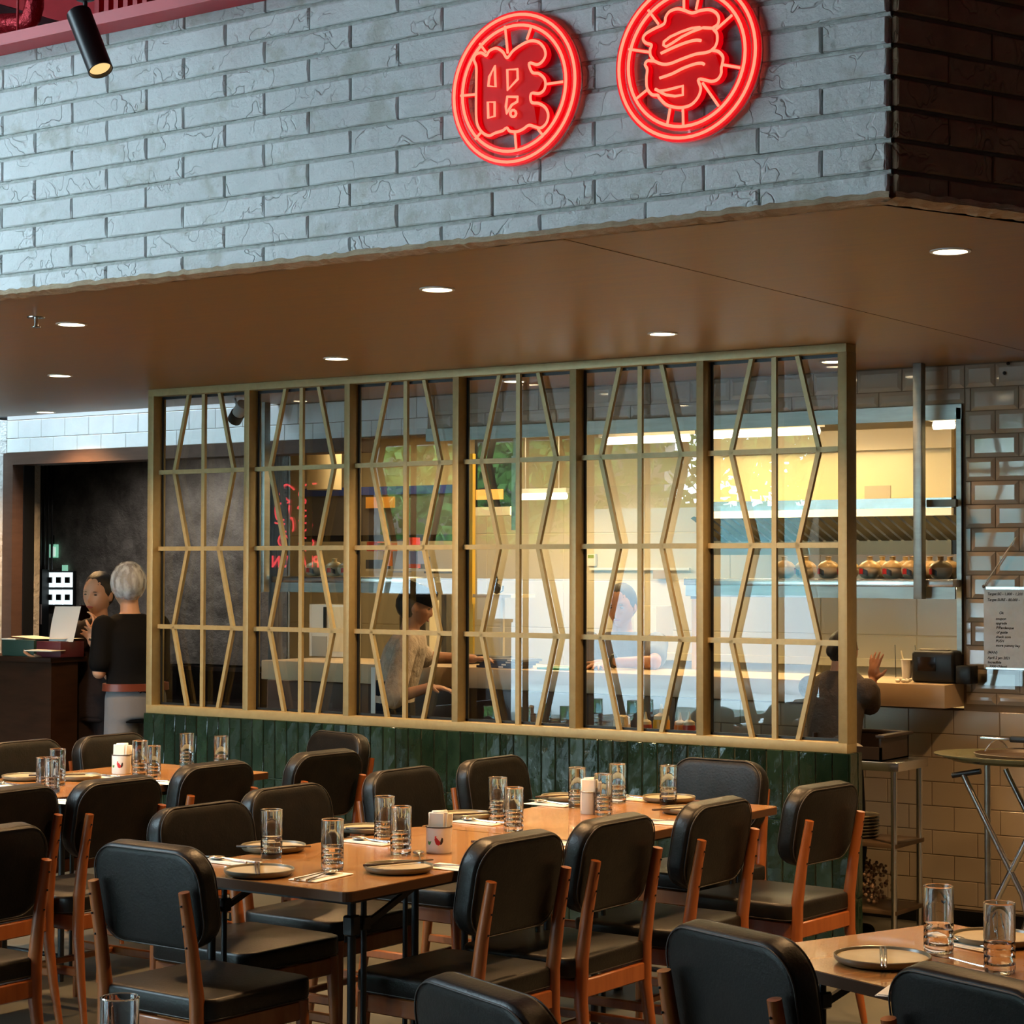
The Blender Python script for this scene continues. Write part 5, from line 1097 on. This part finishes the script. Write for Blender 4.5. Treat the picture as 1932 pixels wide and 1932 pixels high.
    if hair == 'black': 
        hb('hair', [((0, -.020, .022), (.081, .094, .104)), ((0, -.115, -.01), (.030, .03, .04)), ((.055, -.02, .015), (.026, .055, .06)), ((-.055, -.02, .015), (.026, .055, .06))], M_HAIR)
    elif hair == 'net':
        hb('hair', [((0, -.018, .026), (.080, .094, .100))], M_GREY)
        m = bpy.data.materials.get('hairnet_gauze') or pane_mat('hairnet_gauze')
        if 'net_done' not in m:
            nt = m.node_tree; nt.nodes.clear(); out = _n(nt, 'ShaderNodeOutputMaterial'); df = _n(nt, 'ShaderNodeBsdfDiffuse'); df.inputs[0].default_value = (.62, .66, .70, 1); tr_ = _n(nt, 'ShaderNodeBsdfTransparent'); mx = _n(nt, 'ShaderNodeMixShader')
            tc = _n(nt, 'ShaderNodeTexCoord'); nz = _n(nt, 'ShaderNodeTexNoise', i_Scale=34, i_Detail=4); mp = _n(nt, 'ShaderNodeMapping'); mp.inputs['Scale'].default_value = (1, 1, .3); nt.links.new(tc.outputs['Object'], mp.inputs[0]); nt.links.new(mp.outputs[0], nz.inputs['Vector'])
            mr = _n(nt, 'ShaderNodeMapRange'); mr.inputs['From Min'].default_value = .35; mr.inputs['From Max'].default_value = .68; mr.inputs['To Min'].default_value = .18; mr.inputs['To Max'].default_value = .85
            nt.links.new(nz.outputs[0], mr.inputs[0]); nt.links.new(mr.outputs[0], mx.inputs[0]); nt.links.new(tr_.outputs[0], mx.inputs[1]); nt.links.new(df.outputs[0], mx.inputs[2]); nt.links.new(mx.outputs[0], out.inputs[0]); m['net_done'] = 1
        hb('hairnet', [((0, -.024, .030), (.094, .112, .108))], m)
    elif hair == 'cap':
        hb('hair', [((0, -.024, .010), (.080, .092, .095))], M_HAIR)
        b = MB(); b.lathe([(.083, .030), (.086, .05), (.084, .115), (.078, .122), (.001, .124)], 28, c=(0, -.012, 0), M=Mh@Matrix.Rotation(-.12, 4, 'X')@Matrix.Diagonal((1, 1.15, 1, 1))); part('cap', b, M_BCLOTH, root)
    # clothes
    b = MB(); torso(b, .010, hem)
    if sleeve:
        for s, (el, wr, *_r) in arms.items():
            e, w = Vector(el)-O, Vector(wr)-O
            if sleeve <= 1: limb(b, [sh[s]-Z*.005, sh[s].lerp(e, sleeve*.5), sh[s].lerp(e, sleeve)], [.064*k, .062*k, .064*k])
            else: limb(b, [sh[s]-Z*.005, e, e.lerp(w, sleeve-1)], [.066*k, .062*k, .052*k])
    c = part('shirt', b, top, root, sharp=False); remesh(c, .011, 5)
    b = MB()
    for s in (-1, 1): limb(b, [hip[s], kn[s], an[s]], [.098*k, .078*k, .062*k])
    loft(b, [(pel-Z*.10, .168*k*bulk, .122*k*bulk, S, F), (pel+Z*.02, .168*k*bulk, .122*k*bulk, S, F), (pel+Z*(hem+.19), .155*k*bulk, .112*k*bulk, S, F)])
    c = part('trousers', b, pants, root, sharp=False); remesh(c, .012, 5)
    b = MB()
    for s in (-1, 1): limb(b, [an[s]-F*.035-Z*.035, an[s]+F*.06-Z*.035, an[s]+F*.15-Z*.045], [.042, .042, .034])
    part('shoes', b, M_BCLOTH, root, sharp=False)
    return root, dict(S=S, F=F, pel=pel, O=O, neck=neck, chest=chest, sh=sh, k=k)
V = Vector
# host woman at the stand
ft = at(190, 1075, Y=8.42); Yw = 8.42
P = lambda x, y, Y: at(x, y, Y=Y)
person('woman in a dark brown polo dress at the host stand, holding a menu', (ft.x, Yw), math.radians(198), H=1.59, hs=1.12, head_yaw=math.radians(-4), head_pitch=math.radians(-8), head_roll=math.radians(-3), sex=1,
  arms={-1: (P(214, 1290, 8.42), P(182, 1224, 8.26), V((-.35, -.1, .7)), V((.2, -.9, .1)), .9), 1: (P(132, 1283, 8.34), P(92, 1243, 8.12), V((-.8, -.5, .12)), V((0, 0, 1)), .5)},
  skin=M_SKIN, top=M_DBROWN, pants=M_DBROWN, hair='black', sleeve=.95)
# man with hairnet, seen from behind
fm = at(258, 1075, Y=8.16)
rt, inf = person('man seen from behind in white hairnet, black t-shirt and grey trousers', (fm.x, 8.16), math.radians(80), H=1.66, hs=1.06, lean=(.10, 0), head_yaw=math.radians(-18), head_pitch=math.radians(-8),
  arms={1: (P(300, 1290, 8.35), P(240, 1250, 8.45), V((-.6, .5, .2)), V((0, 0, 1)), .6), -1: (P(187, 1268, 7.96), P(180, 1200, 8.04), V((-.2, .3, .9)), V((-.9, 0, .2)), 1.0)},
  skin=M_SKIN, top=M_BCLOTH, pants=M_GREYC, hair='net', sleeve=.80, bulk=1.08)
O_ = inf['O']; pz = inf['pel']; S_, F_, k_ = inf['S'], inf['F'], inf['k']
b = MB(); loft(b, [(pz+V((0, 0, .055)), .178*k_*1.1, .130*k_*1.1, S_, F_), (pz+V((0, 0, .095)), .176*k_*1.1, .128*k_*1.1, S_, F_)], 32); part('belt', b, M_LEATHB, rt)
wp = P(181, 1206, 8.03)-O_; b = MB(); b.tube([wp+V((.033*math.cos(t), .033*math.sin(t), 0)) for t in [2*PI*i/16 for i in range(16)]], .008, 8, closed=True); part('watch', b, M_STEEL, rt)
# woman in beige shirt between the glass and the counter
fw = at(742, 1100, Y=8.50)
person('woman in beige linen shirt and dark cap behind the third bay, reaching along the counter', (fw.x, 8.50), math.radians(-52), H=1.58, lean=(.16, 0), head_pitch=math.radians(-16), sex=1,
  arms={1: (P(742, 1318, 8.28), P(812, 1296, 8.42), V((.8, .25, -.12)), V((0, 0, -1)), .35), -1: (P(800, 1240, 8.72), P(893, 1243, 8.88), V((.85, .2, .0)), V((0, 0, -1)), .3)},
  skin=M_SKIN2, top=M_BEIGE, pants=M_NAVY, hair='cap', sleeve=.98, hem=.0)
# man behind the counter leaning on his forearm
fk = at(1172, 1130, Y=9.56)
person('man in grey behind the pass counter leaning on his forearm', (fk.x, 9.62), math.radians(203), H=1.66, lean=(.30, 0), head_pitch=math.radians(-12), head_yaw=math.radians(-12), crouch=.05,
  arms={-1: (P(1234, 1250, 9.28), P(1150, 1250, 9.12), V((-.9, -.1, 0)), V((0, 0, -1)), .3), 1: (P(1118, 1262, 9.40), P(1130, 1254, 9.12), V((.3, -.4, 0)), V((0, 0, -1)), .3)},
  skin=M_SKIN2, top=M_GREYC, pants=M_NAVY, hair='black', sleeve=.72)
wp = P(1158, 1247, 9.12)
o = empty('wristwatch', tuple(wp), 0, 'black wristwatch on the arm of the man leaning on the counter', 'watch')
part('strap', MB().tube([(0, .031*math.cos(t), .031*math.sin(t)) for t in [2*PI*i/16 for i in range(16)]], .009, 8, closed=True), M_BLACK, o)
# person hidden by the end post with one raised hand
fh = at(1568, 1100, Y=8.40)
person('person behind the gold end post with one hand raised over the counter', (fh.x, 8.40), math.radians(-12), H=1.42, hs=.92, lean=(.12, 0), head_pitch=math.radians(-10), crouch=.02,
  arms={1: (P(1640, 1328, 8.62), P(1646, 1286, 8.66), V((.12, .02, 1)), V((.25, .95, .0)), .22), -1: (P(1570, 1335, 8.5), P(1590, 1300, 8.72), V((.3, .8, 0)), V((0, 0, -1)), .4)},
  skin=mat('bright_skin', (.60, .30, .18), .5, sss=.08), top=mat('dim_sleeve', (.10, .078, .066), .9, bump=.8, bscale=16, bdist=.02, spec=.2), pants=M_NAVY, hair='black', sleeve=1.55, vox=.005)
# ================================================================ HOST STAND AND DARK ROOM THINGS
a, b_ = at(97, 1241, Y=8.02), at(-60, 1240, Y=8.02)
hs = empty('host_stand', (a.x, 8.02, 0), 0, 'dark brown wooden host stand at the left edge behind the chairs', 'stand')
part('front_panel', MB().box(-.9, 0, 0, .03, 0, a.z-.03), M_WALNUT2, hs); part('side_panel', MB().box(-.03, 0, .03, .20, 0, a.z-.03), M_WALNUT2, hs); part('top', MB().rbox(-.92, .015, -.02, .26, a.z-.03, a.z, .003), M_WALNUT2, hs)
zt = a.z
p0, p1 = at(6, 1243, Y=8.06), at(66, 1243, Y=8.06)
o = empty('menu_box', (p0.x, 8.05, zt), 0, 'dark green box with menus on top of the host stand', 'box'); part('box', MB().rbox(0, p1.x-p0.x, 0, .20, 0, .095, .003), M_DGREEN, o); part('lid_edge', MB().box(.0, .12, -.004, .05, .093, .100), M_PAPER, o)
o = empty('menu_box', (p1.x+.01, 8.06, zt), 0, 'maroon box beside the dark green one on the host stand', 'box'); part('box', MB().rbox(0, .20, 0, .18, 0, .09, .003), M_MAROON, o)
o = empty('open_menu', (p0.x+.05, 8.07, zt+.101), 0, 'open menu with white pages, one page standing upright, on the boxes of the stand', 'menu')
part('page', MB().add([(0, 0, .012), (.20, 0, 0), (.20, .18, 0), (0, .18, .012)], [(0, 1, 2, 3)]), M_PAPER, o)
pt = [at(92, 1211, Y=8.12), at(138, 1211, Y=8.12), at(153, 1144, Y=8.20), at(104, 1144, Y=8.20)]; L0 = o.location
mid = [(pt[0]+pt[3])/2+V((-.006, 0, -.0)), (pt[1]+pt[2])/2]
part('page', MB().add([tuple(q-L0) for q in (pt[0], pt[1], mid[1], mid[0], pt[3], pt[2])], [(0, 1, 2, 3), (3, 2, 5, 4)], True), M_PAPER, o, sharp=False)
part('page', MB().add([(.20, 0, 0), (.42, 0, .004), (.42, .18, .004), (.20, .18, 0)], [(0, 1, 2, 3)]), M_PAPER, o)
w1 = at(62, 1226, Y=7.98)
o = empty('menu_card', (w1.x, 7.96, w1.z), .2, 'thin menu card held in the hand of the woman', 'menu'); part('card', MB().rbox(-.02, .17, -.03, .10, -.006, 0, .001, 1), M_PAPER, o)
light('SPOT', 'dark_room_fill', (-11.6, 11.5, ZC-.02), 105, (1, .92, .84), .08, spot=2.7, blend=.8, rot=(math.radians(20), 0, 0))  # added fill that lifts the dark back wall, no fixture modelled
# pipes, exit sign, lit panel, cabinet in the dark room
o = empty('pipe_bundle', (at(78, 1000, Y=12.3).x, 12.3, 0), 0, 'four thin black vertical pipes on the dark wall at left', 'pipe')
for px in (77, 84, 91, 98):
    part('pipe', MB().tube([(at(px, 1000, Y=12.3).x-o.location.x, 0, at(80, 1075, Y=12.3).z), (at(px, 1000, Y=12.3).x-o.location.x, 0, ZC)], .010, 8), mat('black_pipe', (.05, .05, .05), .3), o)
K('exit_sign', 'small green and white running man sign on the dark wall at left', 'sign', [('panel', 93, 1052, 107, 1027, 12.37, .02, mat('sign_green', (.10, .5, .28), .4, emit=(.35, .85, .6), estr=.55)), ('figure', 97, 1050, 103, 1032, 12.36, .01, mat('sign_white', (.8, .9, .8), .4, emit=(.8, 1, .9), estr=.6)), ('bracket', 98, 1030, 101, 1010, 12.37, .01, M_BLACK)])
K('indicator', 'tiny green lit panel above the six lit screens', 'light', [('panel', 117, 1078, 125, 1066, 12.37, .02, mat('indicator_green', (.2, .5, .35), .4, emit=(.4, .9, .65), estr=.5))])
lp = []
for r_ in range(2):
    for c_ in range(3):
        x0 = 86+c_*16.6; y0 = 1080+r_*32.5; lp.append(('lit_screen', x0, y0+28, x0+14.5, y0, 12.34, .02, mat('lit_screen', (.8, .9, .9), .4, emit=(.82, .97, 1), estr=1.15)))
        lp.append(('dark_emblem', x0+3, y0+20, x0+11, y0+9, 12.33, .02, M_BLACK))
K('display_panel', 'lit panel of six small white screens behind the host stand', 'display', [('housing', 83, 1144, 138, 1077, 12.36, .035, M_BLACK)]+lp)
K('dark_cabinet', 'tall black cabinet in the dark room at left', 'cabinet', [('body', 50, 1232, 78, 1074, 12.25, .08, M_BLACK), ('notice', 70, 1178, 77, 1140, 12.24, .01, mat('dim_poster', (.20, .14, .12), .6))], floor=True)
K('red_box', 'dark red box behind the woman at the host stand', 'box', [('box', 150, 1215, 172, 1142, 11.4, .08, mat('dark_red', (.16, .015, .012), .5))], floor=True)
K('back_shelf', 'thin brown shelf edge behind the first two bays', 'shelf', [('board', 300, 1262, 470, 1254, 11.5, .3, M_WALNUT), ('lower_cupboard', 305, 1330, 520, 1262, 11.5, .3, M_WALNUT2)], floor=True)
